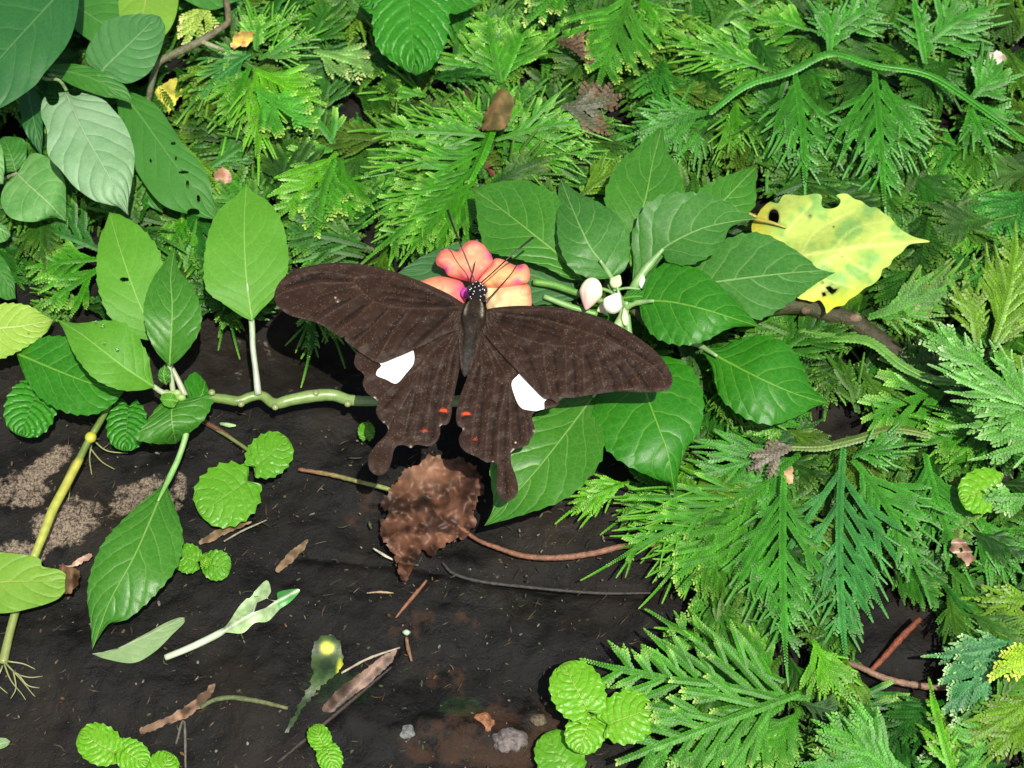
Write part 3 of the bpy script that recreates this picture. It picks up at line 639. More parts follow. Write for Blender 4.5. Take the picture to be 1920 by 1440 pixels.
 (478, 128, 615, 195, 16, 15, dict(K_fan, nside=6, sl=.58, strob=10, col=LIM), 'bright spikemoss frond pointing right from the upper left clump'),
 (478, 165, 588, 238, 20, 19, dict(K_bud, nside=6, sl=.58, col=(.06, .27, .02)), 'brightest spikemoss frond with fat lime finger tips in the upper left clump'),
 (470, 110, 330, 105, 12, 10, dict(K_long, nside=7, sl=.48, col=(.035, .16, .03)), 'spikemoss frond pointing left toward the woody stem'),
 (485, 110, 640, 40, 13, 12, dict(K_long, nside=7, sl=.50), 'spikemoss frond pointing up right from the upper left clump'),
 (480, 95, 500, -20, 13, 12, dict(K_long, nside=6, sl=.50), 'spikemoss frond standing toward the top edge from the upper left clump'),
 (490, 80, 610, 0, 10, 10, dict(K_long, nside=6, sl=.50), 'spikemoss frond leaning right to the top edge above the bright ones'),
 (590, 95, 740, 150, 12, 10, dict(K_bud, nside=7, sl=.53, strob=14, col=(.13, .27, .06), tip=(.45, .52, .18)), 'spikemoss frond painted sunlit pale left of the crinkled leaf'),  # sunlight put into the pale frond colour
 (395, 0, 345, 80, 16, 13, dict(K_bud, nside=6, sl=.58, col=(.32, .46, .08), tip=(.65, .68, .25)), 'spikemoss frond painted very pale yellow as a sun patch at the top beside the woody stem'),  # very pale yellow paints a patch of sun on this frond
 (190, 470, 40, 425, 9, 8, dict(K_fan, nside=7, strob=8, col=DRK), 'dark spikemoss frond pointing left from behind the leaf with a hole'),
 (190, 485, 45, 500, 10, 8, dict(K_fan, nside=7, strob=8), 'spikemoss frond pointing level left from behind the leaf with a hole'),
 (190, 500, 75, 575, 9, 8, dict(K_fan, nside=7, strob=6), 'spikemoss frond slanting down left behind the leaf with a hole'),
 (350, 400, 300, 500, 8, 7, dict(K_fan, nside=6), 'spikemoss frond hanging between the leaf with a hole and the tall single leaf'),
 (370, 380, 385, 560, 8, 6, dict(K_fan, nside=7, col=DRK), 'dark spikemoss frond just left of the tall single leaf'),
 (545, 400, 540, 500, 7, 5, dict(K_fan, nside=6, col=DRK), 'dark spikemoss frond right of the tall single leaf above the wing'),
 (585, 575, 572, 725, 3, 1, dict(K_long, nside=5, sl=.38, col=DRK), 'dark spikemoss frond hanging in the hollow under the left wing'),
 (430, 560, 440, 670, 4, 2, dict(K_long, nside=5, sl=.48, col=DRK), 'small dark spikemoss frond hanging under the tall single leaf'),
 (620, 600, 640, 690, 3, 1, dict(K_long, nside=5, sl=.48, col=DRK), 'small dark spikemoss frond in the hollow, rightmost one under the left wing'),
]
for (bx, by, tx, ty, hb, ht, k, lab) in FR:
    frond(bx, by, tx, ty, hb, ht, lab, **k)

def withered(bx, by, tx, ty, hb, ht, label, **k):
    return frond(bx, by, tx, ty, hb, ht, label, name='withered_spikemoss_frond', group=None, **k)
withered(1055, 200, 1170, 175, 15, 13, 'withered grey brown spikemoss frond above the star shaped clump', nside=5, sl=.6, ang=50, fork=2, strob=10, col=(.075, .085, .045), tip=(.14, .08, .04), tiplen=40, wd=12, bend=.6)
withered(1045, 75, 1115, 125, 17, 15, 'small curled brown withered spikemoss frond tip near the top', nside=2, sl=.4, ang=50, fork=0, strob=10, col=(.10, .06, .035), tip=(.17, .09, .05), tiplen=30, wd=12, bend=-.9)
withered(1485, 838, 1400, 880, 18, 15, 'greyish withered spikemoss stub at the top of the lower right mat', nside=2, sl=.5, ang=40, fork=1, strob=8, col=(.16, .14, .10), tip=(.13, .10, .06), tiplen=30, wd=10)

def runner(pts, h, label, col, tip, wd=9.5):
    W = up(*np.array(pts, float).T, h); P = spline(W, 60); s = pxscale(P[30]); b = P[0]
    o = thing('spikemoss_runner', b, label, 'spikemoss')
    G = Axis(); leafy(G, (P-b)/s, wd, col, tip, 0, 0, np.random.default_rng(len(pts)), step=7.0, lean=1.1)
    V = np.concatenate(G.V)*s+b; F = np.concatenate(G.F); C = np.concatenate(G.C)
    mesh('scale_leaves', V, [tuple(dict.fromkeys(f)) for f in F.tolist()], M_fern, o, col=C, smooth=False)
    bb = B(); bb.add(*tube(pts, list(h) if np.ndim(h) else [h, h], [2.4, 2.2], 6, col=np.array(col)*1.1)); bb.build('stem', M_stem, o)
runner([(1330, 212), (1400, 160), (1480, 135), (1560, 100), (1640, 122), (1740, 140), (1830, 195), (1930, 270)], [17, 17, 18, 19, 19, 18, 17, 15], 'long scaly creeping spikemoss stem arching across the upper right', BLU, PT)
runner([(1500, 620), (1560, 632), (1630, 640), (1690, 685), (1745, 710), (1830, 720), (1900, 760)], [13, 15, 17, 16, 15, 14, 13], 'scaly creeping spikemoss stem below the yellow leaf', (.10, .24, .04), PT, 12)
runner([(1478, 838), (1540, 838), (1600, 825), (1680, 805), (1760, 820)], [15, 15, 15, 13, 11], 'short scaly reddish spikemoss stem on top of the lower right mat', (.10, .17, .03), PT, 11)
runner([(945, 165), (925, 235), (905, 290), (880, 340)], [10, 15, 16, 15], 'short upright spikemoss stem in the middle of the star shaped clump', GRN, PT, 11)

def understory():
    rs = np.random.default_rng(21); protos = []
    for i in range(12):
        c = [(.020, .110, .006), (.012, .070, .004), (.018, .095, .007), (.040, .125, .007)][i % 4]  # darkened greens paint the shade in gaps between upper fronds
        parts = frond_parts(150, rs, nside=6, sl=.58, ang=31, fork=2, wd=7.2, bend=rs.uniform(-.4, .4), col=c, tip=(.06, .18, .02), tiplen=20, strob=[24, 44, 14][i % 3])
        G = Axis()
        for _, H in parts:
            for V, F, C in zip(H.V, H.F, H.C): G.put(V, F-0, C) if False else None
        V = np.concatenate([np.concatenate(H.V) for _, H in parts]); off = 0; Fs = []
        for _, H in parts:
            Fs.append(np.concatenate(H.F)+off); off += H.n
        protos.append((V, np.concatenate(Fs), np.concatenate([np.concatenate(H.C) for _, H in parts])))
    Vs, Fs, Cs, n = [], [], [], 0; cnt = 0
    while cnt < 2100:
        x, y = rs.uniform(-400, 2620), rs.uniform(-750, 1780)
        an = rs.uniform(0, 2*math.pi) if y < 500 and x < 1200 else R(90+rs.normal()*75)
        L = rs.uniform(110, 190); tx, ty = x+math.cos(an)*L, y+math.sin(an)*L
        pts = np.array([(x, y), (tx, ty)])
        if not inside(pts, FERN).all(): continue
        mp = pts[0]+(pts[1]-pts[0])*np.linspace(0, 1.1, 5)[:, None]
        if (((mp-np.array([1695, 1240]))/np.array([105, 90]))**2).sum(1).min() < 1: continue
        if (((pts-np.array([1745, 790]))/np.array([28, 34]))**2).sum(1).min() < 1: continue
        cnt += 1
        hb = rs.uniform(2, 11); ht = max(1, hb+rs.uniform(-4, 2)); Wb = up(x, y, hb); Wt = up(tx, ty, ht); s = pxscale(Wb)
        X, Y, Zz, LL = frame(Wb, Wt, rs.uniform(-.4, .4)); V, F, C = protos[rs.integers(12)]
        k = LL/s/150*s; Vs.append(V@np.stack([X, Y, Zz])*k+Wb); Fs.append(F+n); Cs.append(C*rs.uniform(.7, 1.25)*np.array([rs.uniform(.8, 1.5), 1, rs.uniform(.8, 1.2)])); n += len(V)
    V = np.concatenate(Vs); F = np.concatenate(Fs); C = np.concatenate(Cs)
    base = np.array([0, 0, 0.]); me = bpy.data.meshes.new('spikemoss_carpet')
    tri = F[:, 2] == F[:, 3]
    ft = F[tri][:, :3]; fq = F[~tri]
    me.vertices.add(len(V)); me.vertices.foreach_set('co', V.ravel())
    lv = np.concatenate([ft.ravel(), fq.ravel()]); me.loops.add(len(lv)); me.loops.foreach_set('vertex_index', lv.astype(np.int32))
    ls = np.concatenate([np.arange(len(ft))*3, len(ft)*3+np.arange(len(fq))*4]); me.polygons.add(len(ls)); me.polygons.foreach_set('loop_start', ls.astype(np.int32))
    me.polygons.foreach_set('use_smooth', np.zeros(len(ls), bool)); me.update(calc_edges=True); me.validate()
    c = me.color_attributes.new('Col', 'FLOAT_COLOR', 'POINT'); cc = np.ones((len(V), 4)); cc[:, :3] = C; c.data.foreach_set('color', cc.ravel())
    me.materials.append(M_fern_mat); o = bpy.data.objects.new('spikemoss_carpet', me); sc.collection.objects.link(o)
    tag(o, 'dense dark lower layer of spikemoss covering the bank', 'spikemoss', kind='stuff'); print('understory faces', len(F))
understory()

# ================================================================== IMPATIENS PLANT
imp = thing('impatiens_plant', up(1780, 735, 2), 'impatiens plant with toothed green leaves, coral flower, pale buds and creeping jointed stem', 'plant')
sb = B()
sb.add(*tube([(392, 745), (420, 748), (448, 752), (470, 744), (492, 742), (515, 757), (545, 750), (590, 742), (625, 741), (655, 750), (700, 752), (780, 748), (860, 752), (960, 735), (1060, 700), (1130, 650), (1165, 600), (1172, 570)],
         [12, 12, 12, 13, 13, 12, 13, 14, 14, 14, 14, 15, 15, 16, 18, 22, 26, 28], [9, 9.5, 9, 11, 12, 11, 9.5, 10, 11, 10.5, 10.5, 11, 11, 11, 10, 10, 10, 9], 12, n=140, col=(.13, .21, .045), col2=(.30, .42, .18), wob=.08))
for x, y in [(397, 736), (452, 757), (516, 763), (592, 737), (652, 757)]: sb.add(*blob(up(x, y, 14.5), (.0011, .0011, .0009), (.20, .24, .09)))
sb.build('stem', M_stem, imp)
sb = B()
sb.add(*tube([(1182, 575), (1240, 620), (1330, 610), (1430, 580), (1500, 572), (1545, 586), (1590, 600), (1650, 640), (1710, 690), (1780, 735), (1830, 760)], [24, 18, 15, 14, 14, 14, 13, 12, 9, 5, 1], [9, 10, 12, 15, 17, 18, 18, 19, 20, 19, 18], 12, n=90, col=(.060, .072, .024), col2=(.025, .015, .008), wob=.12, seed=3))
sb.add(*blob(up(1603, 597, 15.5), (.0022, .0016, .0014), (.16, .11, .07))); sb.add(*blob(up(1510, 582, 15.5), (.0016, .0014, .0012), (.12, .08, .05)))
tag(sb.build('old_stem', M_wood, imp), 'thick brown old stem running to the right')
def petiole(pts, h, r, col=(.16, .30, .09), col2=(.2, .34, .13)):
    b = B(); b.add(*tube(pts, h, r, 8, col=col, col2=col2)); return b.build('petiole', M_stem, imp)
IL = lambda *a, **k: leaf('leaf', *a, parent=imp, **k)
Zc = lambda pts: Z(pts, 860, 220, .46875)
# right cluster
IL([(1085, 560), (1010, 520), (900, 500), (745, 512)], [(1060, 500), (1014, 478), (971, 456), (907, 448), (822, 468), (780, 488)], [(1040, 570), (980, 570), (880, 560), (790, 540)], [26, 28, 27, 24], M_imp_dull, teeth=14, seed=1)
IL([(1084, 585), (1040, 566), (990, 552), (940, 548)], [(1060, 556), (1020, 545), (970, 540)], [(1060, 592), (1010, 582), (960, 570)], [24, 25, 24, 20], M_imp_dark, teeth=8, seed=2)
IL([(1094, 527), (1047, 478), (1001, 440), (940, 392), (886, 353)], [(1060, 521), (1020, 500), (960, 483), (915, 470), (898, 430), (893, 390)], [(1082, 480), (1068, 420), (1047, 370), (1018, 350), (977, 338), (930, 342)], [30, 33, 34, 31, 27], M_imp, teeth=13, fold=1.5, seed=3)
IL([(1183, 500), (1190, 440), (1211, 370), (1225, 300), (1241, 238)], [(1150, 440), (1134, 375), (1142, 338), (1165, 300), (1205, 268), (1222, 250)], [(1225, 470), (1262, 420), (1283, 360), (1274, 325), (1255, 290), (1246, 262)], [26, 28, 30, 27, 22], M_imp, teeth=13, seed=4)
IL([(1300, 440), (1340, 395), (1380, 352), (1420, 311)], [(1295, 405), (1310, 358), (1345, 336), (1395, 318)], [(1350, 425), (1400, 402), (1417, 380), (1417, 345)], [22, 25, 25, 21], M_imp, teeth=10, seed=5)
IL([(1280, 570), (1320, 535), (1357, 527), (1480, 512), (1576, 506)], [(1300, 500), (1350, 455), (1400, 437), (1440, 441), (1490, 468), (1530, 495)], [(1310, 570), (1366, 562), (1400, 592), (1428, 598), (1470, 575), (1505, 550), (1540, 525)], [25, 29, 30, 27, 22], M_imp_blue, teeth=14, fold=-1, seed=6)
IL([(1185, 530), (1208, 508), (1244, 466), (1310, 431), (1370, 416), (1421, 410)], [(1188, 490), (1184, 448), (1198, 405), (1216, 380), (1250, 364), (1296, 361), (1340, 366), (1385, 392)], [(1218, 515), (1245, 480), (1250, 490), (1290, 497), (1335, 478), (1357, 455), (1368, 428), (1395, 416)], [27, 29, 33, 35, 33, 29], M_imp_blue, teeth=13, fold=1, seed=7, curl=1)
IL([(1147, 522), (1125, 488), (1104, 459), (1075, 395), (1051, 335)], [(1110, 522), (1072, 505), (1050, 465), (1044, 421), (1046, 380), (1047, 355)], [(1172, 505), (1181, 470), (1176, 440), (1155, 402), (1120, 378), (1085, 362)], [34, 39, 41, 37, 30], M_imp_blue, teeth=12, fold=-2.5, seed=8)
IL([(1198, 568), (1226, 564), (1270, 568), (1330, 583), (1425, 613)], [(1213, 520), (1240, 497), (1272, 493), (1310, 505), (1350, 535), (1390, 575)], [(1205, 600), (1228, 632), (1272, 647), (1320, 640), (1362, 618), (1395, 612)], [30, 34, 37, 35, 28], M_imp_dark, teeth=14, fold=-1, curl=-2.5, seed=9)
IL([(1312, 648), (1345, 668), (1430, 712), (1490, 738), (1556, 758)], [(1345, 652), (1385, 637), (1432, 629), (1475, 645), (1500, 675), (1518, 720)], [(1335, 690), (1342, 722), (1357, 753), (1400, 785), (1450, 796), (1500, 778), (1530, 762)], [18, 21, 24, 21, 15], M_imp_dark, teeth=14, curl=-3, seed=10)
IL([(1190, 665), (1211, 736), (1235, 801), (1252, 850), (1267, 934)], [(1140, 700), (1116, 745), (1116, 800), (1140, 845), (1180, 875), (1235, 900), (1256, 905)], [(1258, 670), (1296, 690), (1319, 745), (1312, 805), (1285, 845), (1272, 890)], [22, 27, 29, 26, 17], M_imp_dark, teeth=15, curl=-2, seed=11)
IL([(1150, 690), (1112, 744), (1057, 817), (992, 898), (908, 986)], [(1085, 720), (1030, 760), (975, 800), (925, 850), (919, 890), (925, 935), (922, 960)], [(1132, 760), (1131, 850), (1103, 898), (1065, 932), (1027, 950), (965, 970)], [20, 25, 28, 26, 20], M_imp, teeth=14, fold=1.2, seed=12)
IL([(1165, 560), (1190, 556), (1216, 556)], [(1180, 545), (1205, 545)], [(1180, 566), (1205, 566)], [30, 31, 30], M_imp_dark, teeth=0, seed=13, nu=30, nv=4)
IL([(1240, 480), (1300, 475), (1340, 460)], [(1280, 458), (1320, 450)], [(1260, 500), (1320, 482)], [27, 28, 27], M_imp_dark, teeth=0, seed=14, nu=30, nv=5)
petiole([(1172, 575), (1185, 545), (1208, 508), (1244, 466)], [29, 28, 30, 33.8], [8, 9, 8, 3])
petiole([(1170, 580), (1185, 570), (1200, 567), (1226, 564)], [28, 30, 31, 34.5], [7, 6, 5, 2.5])
petiole([(1160, 575), (1090, 552), (1040, 535), (1000, 528)], [29, 30, 30, 30], [7, 6, 7, 7], (.10, .25, .05), (.10, .25, .04))
petiole([(1120, 590), (1070, 575), (1020, 556)], [27, 28, 29], [6, 6, 5], (.12, .3, .05))
petiole([(1240, 620), (1290, 640), (1312, 648), (1345, 668)], [22, 20, 19, 21.6], [6, 6, 6, 3])
petiole([(1175, 590), (1180, 630), (1190, 665), (1200, 700)], [26, 24, 24, 26], [7, 7, 6, 3])
petiole([(1165, 600), (1165, 650), (1150, 690), (1112, 744)], [26, 22, 22, 25.6], [7, 7, 6, 3])
petiole([(1160, 560), (1152, 540), (1147, 522), (1125, 488)], [30, 32, 35, 39.6], [6, 6, 5, 2.5], (.2, .36, .14))
petiole([(1180, 570), (1240, 560), (1280, 570), (1320, 535)], [27, 22, 24, 29], [7, 6, 5, 3])
# yellow leaf, cut sheet with holes
def yellow():
    out = [(1409, 427), (1418, 408), (1427, 393), (1443, 379), (1459, 381), (1471, 365), (1503, 367), (1530, 363), (1541, 368), (1540, 382), (1545, 390), (1560, 391), (1572, 386), (1576, 375), (1568, 366), (1587, 363), (1602, 373), (1615, 377), (1630, 388), (1643, 389), (1660, 402), (1671, 409), (1683, 425), (1711, 443), (1744, 453), (1707, 458), (1690, 474), (1675, 485), (1668, 498), (1655, 505), (1650, 520), (1637, 533), (1622, 540), (1607, 553), (1592, 562), (1583, 572), (1565, 576), (1550, 588), (1547, 577), (1537, 563), (1525, 566), (1513, 563), (1490, 556), (1440, 520), (1420, 470)]
    out = closed(out, 3.2); hl = [np.array([(1451+10*math.cos(a), 407+15*math.sin(a)) for a in np.linspace(0, 2*math.pi, 16, endpoint=False)]),
        np.array([(1548, 539), (1556, 536), (1563, 542), (1571, 541), (1566, 548), (1560, 552), (1554, 547)]), np.array([(1541, 549), (1547, 548), (1549, 554), (1543, 556)])]
    P, F = sheet2d(out, 4, hl)
    mid = spline([(1411, 500), (1493, 482), (1590, 466), (1657, 459), (1744, 453)], 60)
    d = segdist(P, mid)
    z = 21+4*np.sin((P[:, 0]-1400)/340*math.pi)-d*.045+1.2*np.sin(P[:, 0]*.03+P[:, 1]*.05)
    nz = fbm(np.c_[P, P[:, 0]*0], .022, 3); C = lerp((.44, .56, .11), (.19, .41, .09), (sm(nz+.12-.0012*np.abs(P[:, 0]-1560), -.05, .45)*(1-np.exp(-(d/12)**2)*.7))[:, None]*.85)
    C = lerp(C, (.62, .50, .03), (sm(-P[:, 0], -1480, -1400)*.8)[:, None]); C = lerp(C, (.60, .62, .03), sm(P[:, 1], 520, 575)[:, None]*.8)
    v = np.exp(-(d/2.6)**2)
    for a, b, c in [((1440, 492), (1480, 430), (1520, 385)), ((1500, 482), (1530, 435), (1600, 395)), ((1560, 470), (1600, 430), (1660, 415)), ((1500, 484), (1540, 520), (1600, 540)), ((1570, 470), (1610, 500), (1640, 515)), ((1620, 463), (1650, 440), (1690, 438))]:
        v = np.maximum(v, .6*np.exp(-(segdist(P, spline([a, b, c], 20))/2.0)**2))
    C = lerp(C, (.68, .72, .22), v[:, None]*.8)
    for x, y, r in [(1519, 405, 4), (1563, 425, 2), (1580, 480, 1.6), (1596, 424, 1.5), (1542, 530, 3), (1480, 378, 1.5), (1560, 532, 2)]: C = lerp(C, (.05, .04, .02), (np.exp(-(np.hypot(P[:, 0]-x, P[:, 1]-y)/r)**2))[:, None])
    for h_ in hl: C = lerp(C, (.14, .08, .02), (np.exp(-(segdist(P, np.vstack([h_, h_[:1]]))/2)**2)*.7)[:, None])
    z = z-v*.35
    o = mesh('leaf', up(P[:, 0], P[:, 1], z), F.tolist(), vcmat('yellow_leaf', rough=.5, spec=.35, nscale=500, namp=.2, bump=.5, bd=.0003, tr=.2), imp, col=C)
    tag(o, 'yellow blotched leaf with eaten holes')
yellow()
petiole([(1418, 408), (1395, 403), (1330, 440), (1250, 560)], [21, 20, 18, 18], [4, 4, 5, 6], (.35, .30, .05), (.2, .25, .06))
petiole([(1475, 427), (1445, 417), (1418, 411), (1395, 403)], [22.6, 22.6, 21.5, 20], [1.5, 3, 4, 4], (.4, .36, .05), (.3, .22, .05))
# left shoot
IL([(473, 602), (462, 520), (458, 430), (462, 343)], [(452, 592), (420, 570), (388, 545), (382, 500), (390, 440), (410, 395), (445, 365)], [(486, 585), (510, 560), (535, 520), (541, 480), (530, 420), (505, 380), (475, 360)], [25, 30, 31, 27], M_imp_pale, teeth=15, hook=1, seed=21, ta=.03)
petiole([(484, 740), (480, 700), (474, 650), (472, 605), (463, 530)], [14, 18, 22, 24, 30], [7, 5.5, 5.5, 6, 2], (.36, .40, .30), (.30, .42, .22))
IL([(296, 642), (260, 567), (227, 473), (205, 398)], [(240, 627), (203, 590), (184, 540), (181, 500), (186, 450), (198, 420)], [(296, 600), (300, 550), (302, 480), (270, 432), (230, 405)], [20, 26, 28, 24], M_imp_pale, teeth=14, seed=22, holes=[(232, 525, 9, 4)], ta=.045, nu=180, nv=24)
petiole([(347, 742), (330, 705), (310, 670), (296, 642), (270, 590)], [15, 18, 20, 20, 25], [6.5, 5, 5, 5, 2], (.36, .36, .26), (.22, .36, .15))
IL([(30, 662), (120, 700), (180, 722), (233, 733)], [(60, 640), (100, 630), (170, 640), (215, 690)], [(50, 713), (80, 750), (130, 775), (180, 776), (215, 755)], [12, 16, 17, 15], M_imp_dark, teeth=14, seed=23, curl=-1)
IL([(318, 688), (323, 580), (320, 520), (328, 464)], [(290, 655), (272, 610), (270, 570), (285, 525), (308, 492), (314, 480)], [(345, 665), (372, 625), (378, 587), (365, 545), (340, 512), (331, 490)], [24, 32, 33, 28], M_imp, teeth=13, fold=2, seed=24, curl=-1, ta=.04)
petiole([(325, 742), (322, 715), (318, 688), (320, 630)], [18, 22, 24, 28.8], [5.5, 5, 4.5, 2], (.33, .36, .22), (.25, .38, .16))
IL([(290, 726), (235, 690), (187, 653), (150, 625), (107, 599)], [(282, 690), (277, 665), (250, 620), (225, 603), (190, 601), (145, 606)], [(262, 732), (225, 731), (180, 712), (150, 680), (132, 650), (120, 620)], [22, 28, 31, 30, 25], M_imp_pale, teeth=13, fold=2, seed=25, curl=-2)
petiole([(320, 742), (303, 735), (290, 726), (240, 694)], [20, 21, 22, 27.6], [6, 5, 5, 2], (.36, .40, .24), (.25, .38, .16))
IL([(350, 752), (375, 745), (385, 715)], [(345, 720), (365, 698)], [(385, 757), (392, 735)], [9, 10, 9], M_imp_dark, teeth=6, seed=26, nu=40, nv=5)
IL([(312, 722), (307, 705), (309, 684)], [(298, 712), (298, 695)], [(320, 710), (319, 694)], [25, 28, 29], M_imp, seed=27, nu=24, nv=4)
IL([(335, 752), (318, 750), (300, 748)], [(325, 738), (306, 738)], [(325, 764), (308, 760)], [21, 23, 22], M_imp_pale, seed=28, nu=24, nv=4)
IL([(327, 748), (322, 775), (324, 800), (330, 832)], [(300, 758), (288, 772), (268, 800), (254, 822), (290, 832)], [(360, 745), (396, 743), (397, 760), (380, 790), (355, 812)], [18, 21, 20, 12], M_imp, teeth=10, seed=29, fold=-2)
IL([(312, 904), (280, 980), (249, 1049), (205, 1130), (173, 1218)], [(285, 925), (235, 970), (192, 1020), (168, 1080), (164, 1125), (170, 1170)], [(318, 925), (338, 980), (343, 1020), (330, 1066), (286, 1120), (240, 1160), (205, 1170), (185, 1195)], [12, 17, 19, 15, 8], M_imp, teeth=17, seed=30, curl=-2, ta=.045)
petiole([(335, 760), (350, 800), (338, 850), (318, 895), (296, 940)], [17, 16, 14, 13, 15], [6, 6, 5.5, 6, 2], (.22, .38, .13), (.17, .36, .09))
sb = B()
for x, y, r in [(318, 742, 1.5), (332, 738, 1.2), (325, 748, 1.3), (340, 746, 1.1), (312, 737, 1.0)]: sb.add(*blob(up(x, y, 19), (r*.0013, r*.001, r*.0012), (.14, .26, .05), (.28, .42, .12)))
sb.build('shoot_tip', M_bud, imp)
# buds
def bud(x, y, h, rx, ry, ang, c1, c2, lab=None):
    p = up(x, y, h); s = pxscale(p); a = R(ang)
    ax = np.array([(-math.sin(a), math.cos(a)*.9, .1), (0, -.45, .9), (math.cos(a), math.sin(a)*.9, .1)]); ax = np.linalg.qr(ax.T)[0].T*np.sign(np.diag(np.linalg.qr(ax.T)[1]))[:, None]
    V, F, C = blob(p, (rx*s, rx*s*.9, ry*s), c2, c1, axis=ax, nu=40, nv=24, pw=1.4)
    d = V-p; t = d@ax[2]/(ry*s); lat = d-(d@ax[2])[:, None]*ax[2]; V = p+lat*(1-.62*np.clip(t, -.1, 1)[:, None]**1.0*(t[:, None] > 0))*(1+.06*np.cos(3*np.arctan2(d@ax[1], d@ax[0]))[:, None])+(d@ax[2])[:, None]*ax[2]*1.08
    ang_ = np.arctan2((d@ax[1]), (d@ax[0])); C = lerp(C, np.array((.62, .20, .26)) if rx > 20 else np.array(c2)*.8, (np.clip(np.cos(ang_*3+.8), 0, 1)**10)[:, None]*.6)
    b = B(); b.add(V, F, C); o = b.build('bud', M_bud, imp)
    if lab: tag(o, lab)
bud(1106, 551, 34, 22, 29, 250, (.70, .36, .36), (.76, .74, .52), 'largest bud flushed pink')
bud(1151, 568, 35, 19, 20, 60, (.80, .84, .62), (.80, .80, .66))
bud(1156, 528, 34, 12, 13, 60, (.55, .68, .30), (.62, .72, .40))
bud(1133, 577, 29, 13, 14, 200, (.74, .64, .50), (.74, .72, .55))
bud(1172, 594, 29, 7, 16, 100, (.50, .60, .35), (.55, .66, .40))
bud(1205, 528, 29, 7, 13, 90, (.7, .72, .62), (.7, .72, .66))
petiole([(1156, 535), (1160, 548), (1168, 568)], [34, 33, 29], [3, 3, 4])
petiole([(1120, 540), (1140, 545), (1168, 560)], [34, 32, 29], [3.5, 3, 4])
petiole([(1150, 545), (1175, 540), (1200, 542)], [33, 32, 31], [2.5, 2.5, 2.5])
# flower
Zf = lambda pts: Z(pts, 780, 380, .25)
fl = B(); fl.add(*blob(up(873, 549, 36), (.0016, .0019, .0007), (.50, .02, .28), (.58, .06, .42)))
flower = fl.build('flower', M_petal, imp)
flower['_b'] = imp['_b']
tag(flower, 'open coral pink flower with a magenta eye')
def petal(outline, ctr, h0, slope, seed, edge=(.86, .22, .17), inner=(.90, .48, .24), crease=(), bright=None):
    out = closed(outline, 3); P, F = sheet2d(out, 3.5)
    dc = np.hypot(P[:, 0]-ctr[0], P[:, 1]-ctr[1]); de = segdist(P, np.vstack([out, out[:1]]))
    t = np.exp(-de/13)
    nz = fbm(np.c_[P, P[:, 0]*0+seed], .03, 3)
    C = lerp(inner, edge, np.clip(t*.95+nz*.35, 0, 1)[:, None])
    C = lerp(C, (.62, .02, .38), (np.exp(-(dc/17)**2)*.95)[:, None])
    C = lerp(C, (.80, .10, .16), (np.exp(-((dc-22)/14)**2)*.5)[:, None])
    if bright: C = lerp(C, (.92, .74, .40), (np.exp(-(np.hypot(P[:, 0]-bright[0], P[:, 1]-bright[1])/bright[2])**2)*.8)[:, None])
    for x, y, r in crease: C = lerp(C, (.72, .04, .28), (np.exp(-(np.hypot(P[:, 0]-x, P[:, 1]-y)/r)**2)*.8)[:, None])
    # fine radiating veins
    an = np.arctan2(P[:, 1]-ctr[1], P[:, 0]-ctr[0]); C = C*(1-.05*(np.sin(an*60+nz*6)[:, None] > .75))
    z = h0+slope*dc/60+1.6*(1-np.exp(-de/10))+nz*2.2-1.3*np.exp(-de/4)
    o = mesh('petal', up(P[:, 0], P[:, 1], z), F.tolist(), M_petal, flower, col=C)
    return o
ctr = (874, 545)
petal(Zf([(340, 590), (240, 560), (150, 555), (60, 580), (-60, 640), (-40, 760), (120, 800), (330, 780), (380, 700)]), ctr, 34, -1.0, 1, bright=None)
petal(Zf([(390, 590), (330, 575), (240, 545), (212, 500), (160, 470), (148, 430), (175, 375), (215, 348), (260, 350), (310, 370), (340, 330), (390, 290), (440, 283), (500, 310), (545, 355), (572, 410), (575, 450), (530, 500), (480, 560), (450, 600)]), ctr, 36, -.6, 2, crease=[(837, 500), (834, 508, )and (834, 508, 7)][0:0] or [(836, 505, 9), (920, 478, 10)], edge=(.84, .18, .16), inner=(.90, .40, .22))
petal(Zf([(470, 600), (500, 540), (560, 470), (590, 420), (650, 425), (700, 450), (750, 470), (815, 460), (845, 490), (855, 550), (840, 595), (800, 610), (740, 620), (640, 640), (540, 640)]), ctr, 37.5, -.4, 3, crease=[(975, 500, 8), (970, 530, 8)], inner=(.92, .52, .20), edge=(.84, .24, .19))
petal(Zf([(500, 610), (600, 590), (720, 600), (800, 605), (850, 625), (865, 700), (862, 790), (820, 850), (640, 860), (540, 810), (520, 700)]), ctr, 35.5, -.5, 4, inner=(.93, .58, .28), bright=(925, 565, 42), edge=(.88, .26, .17))

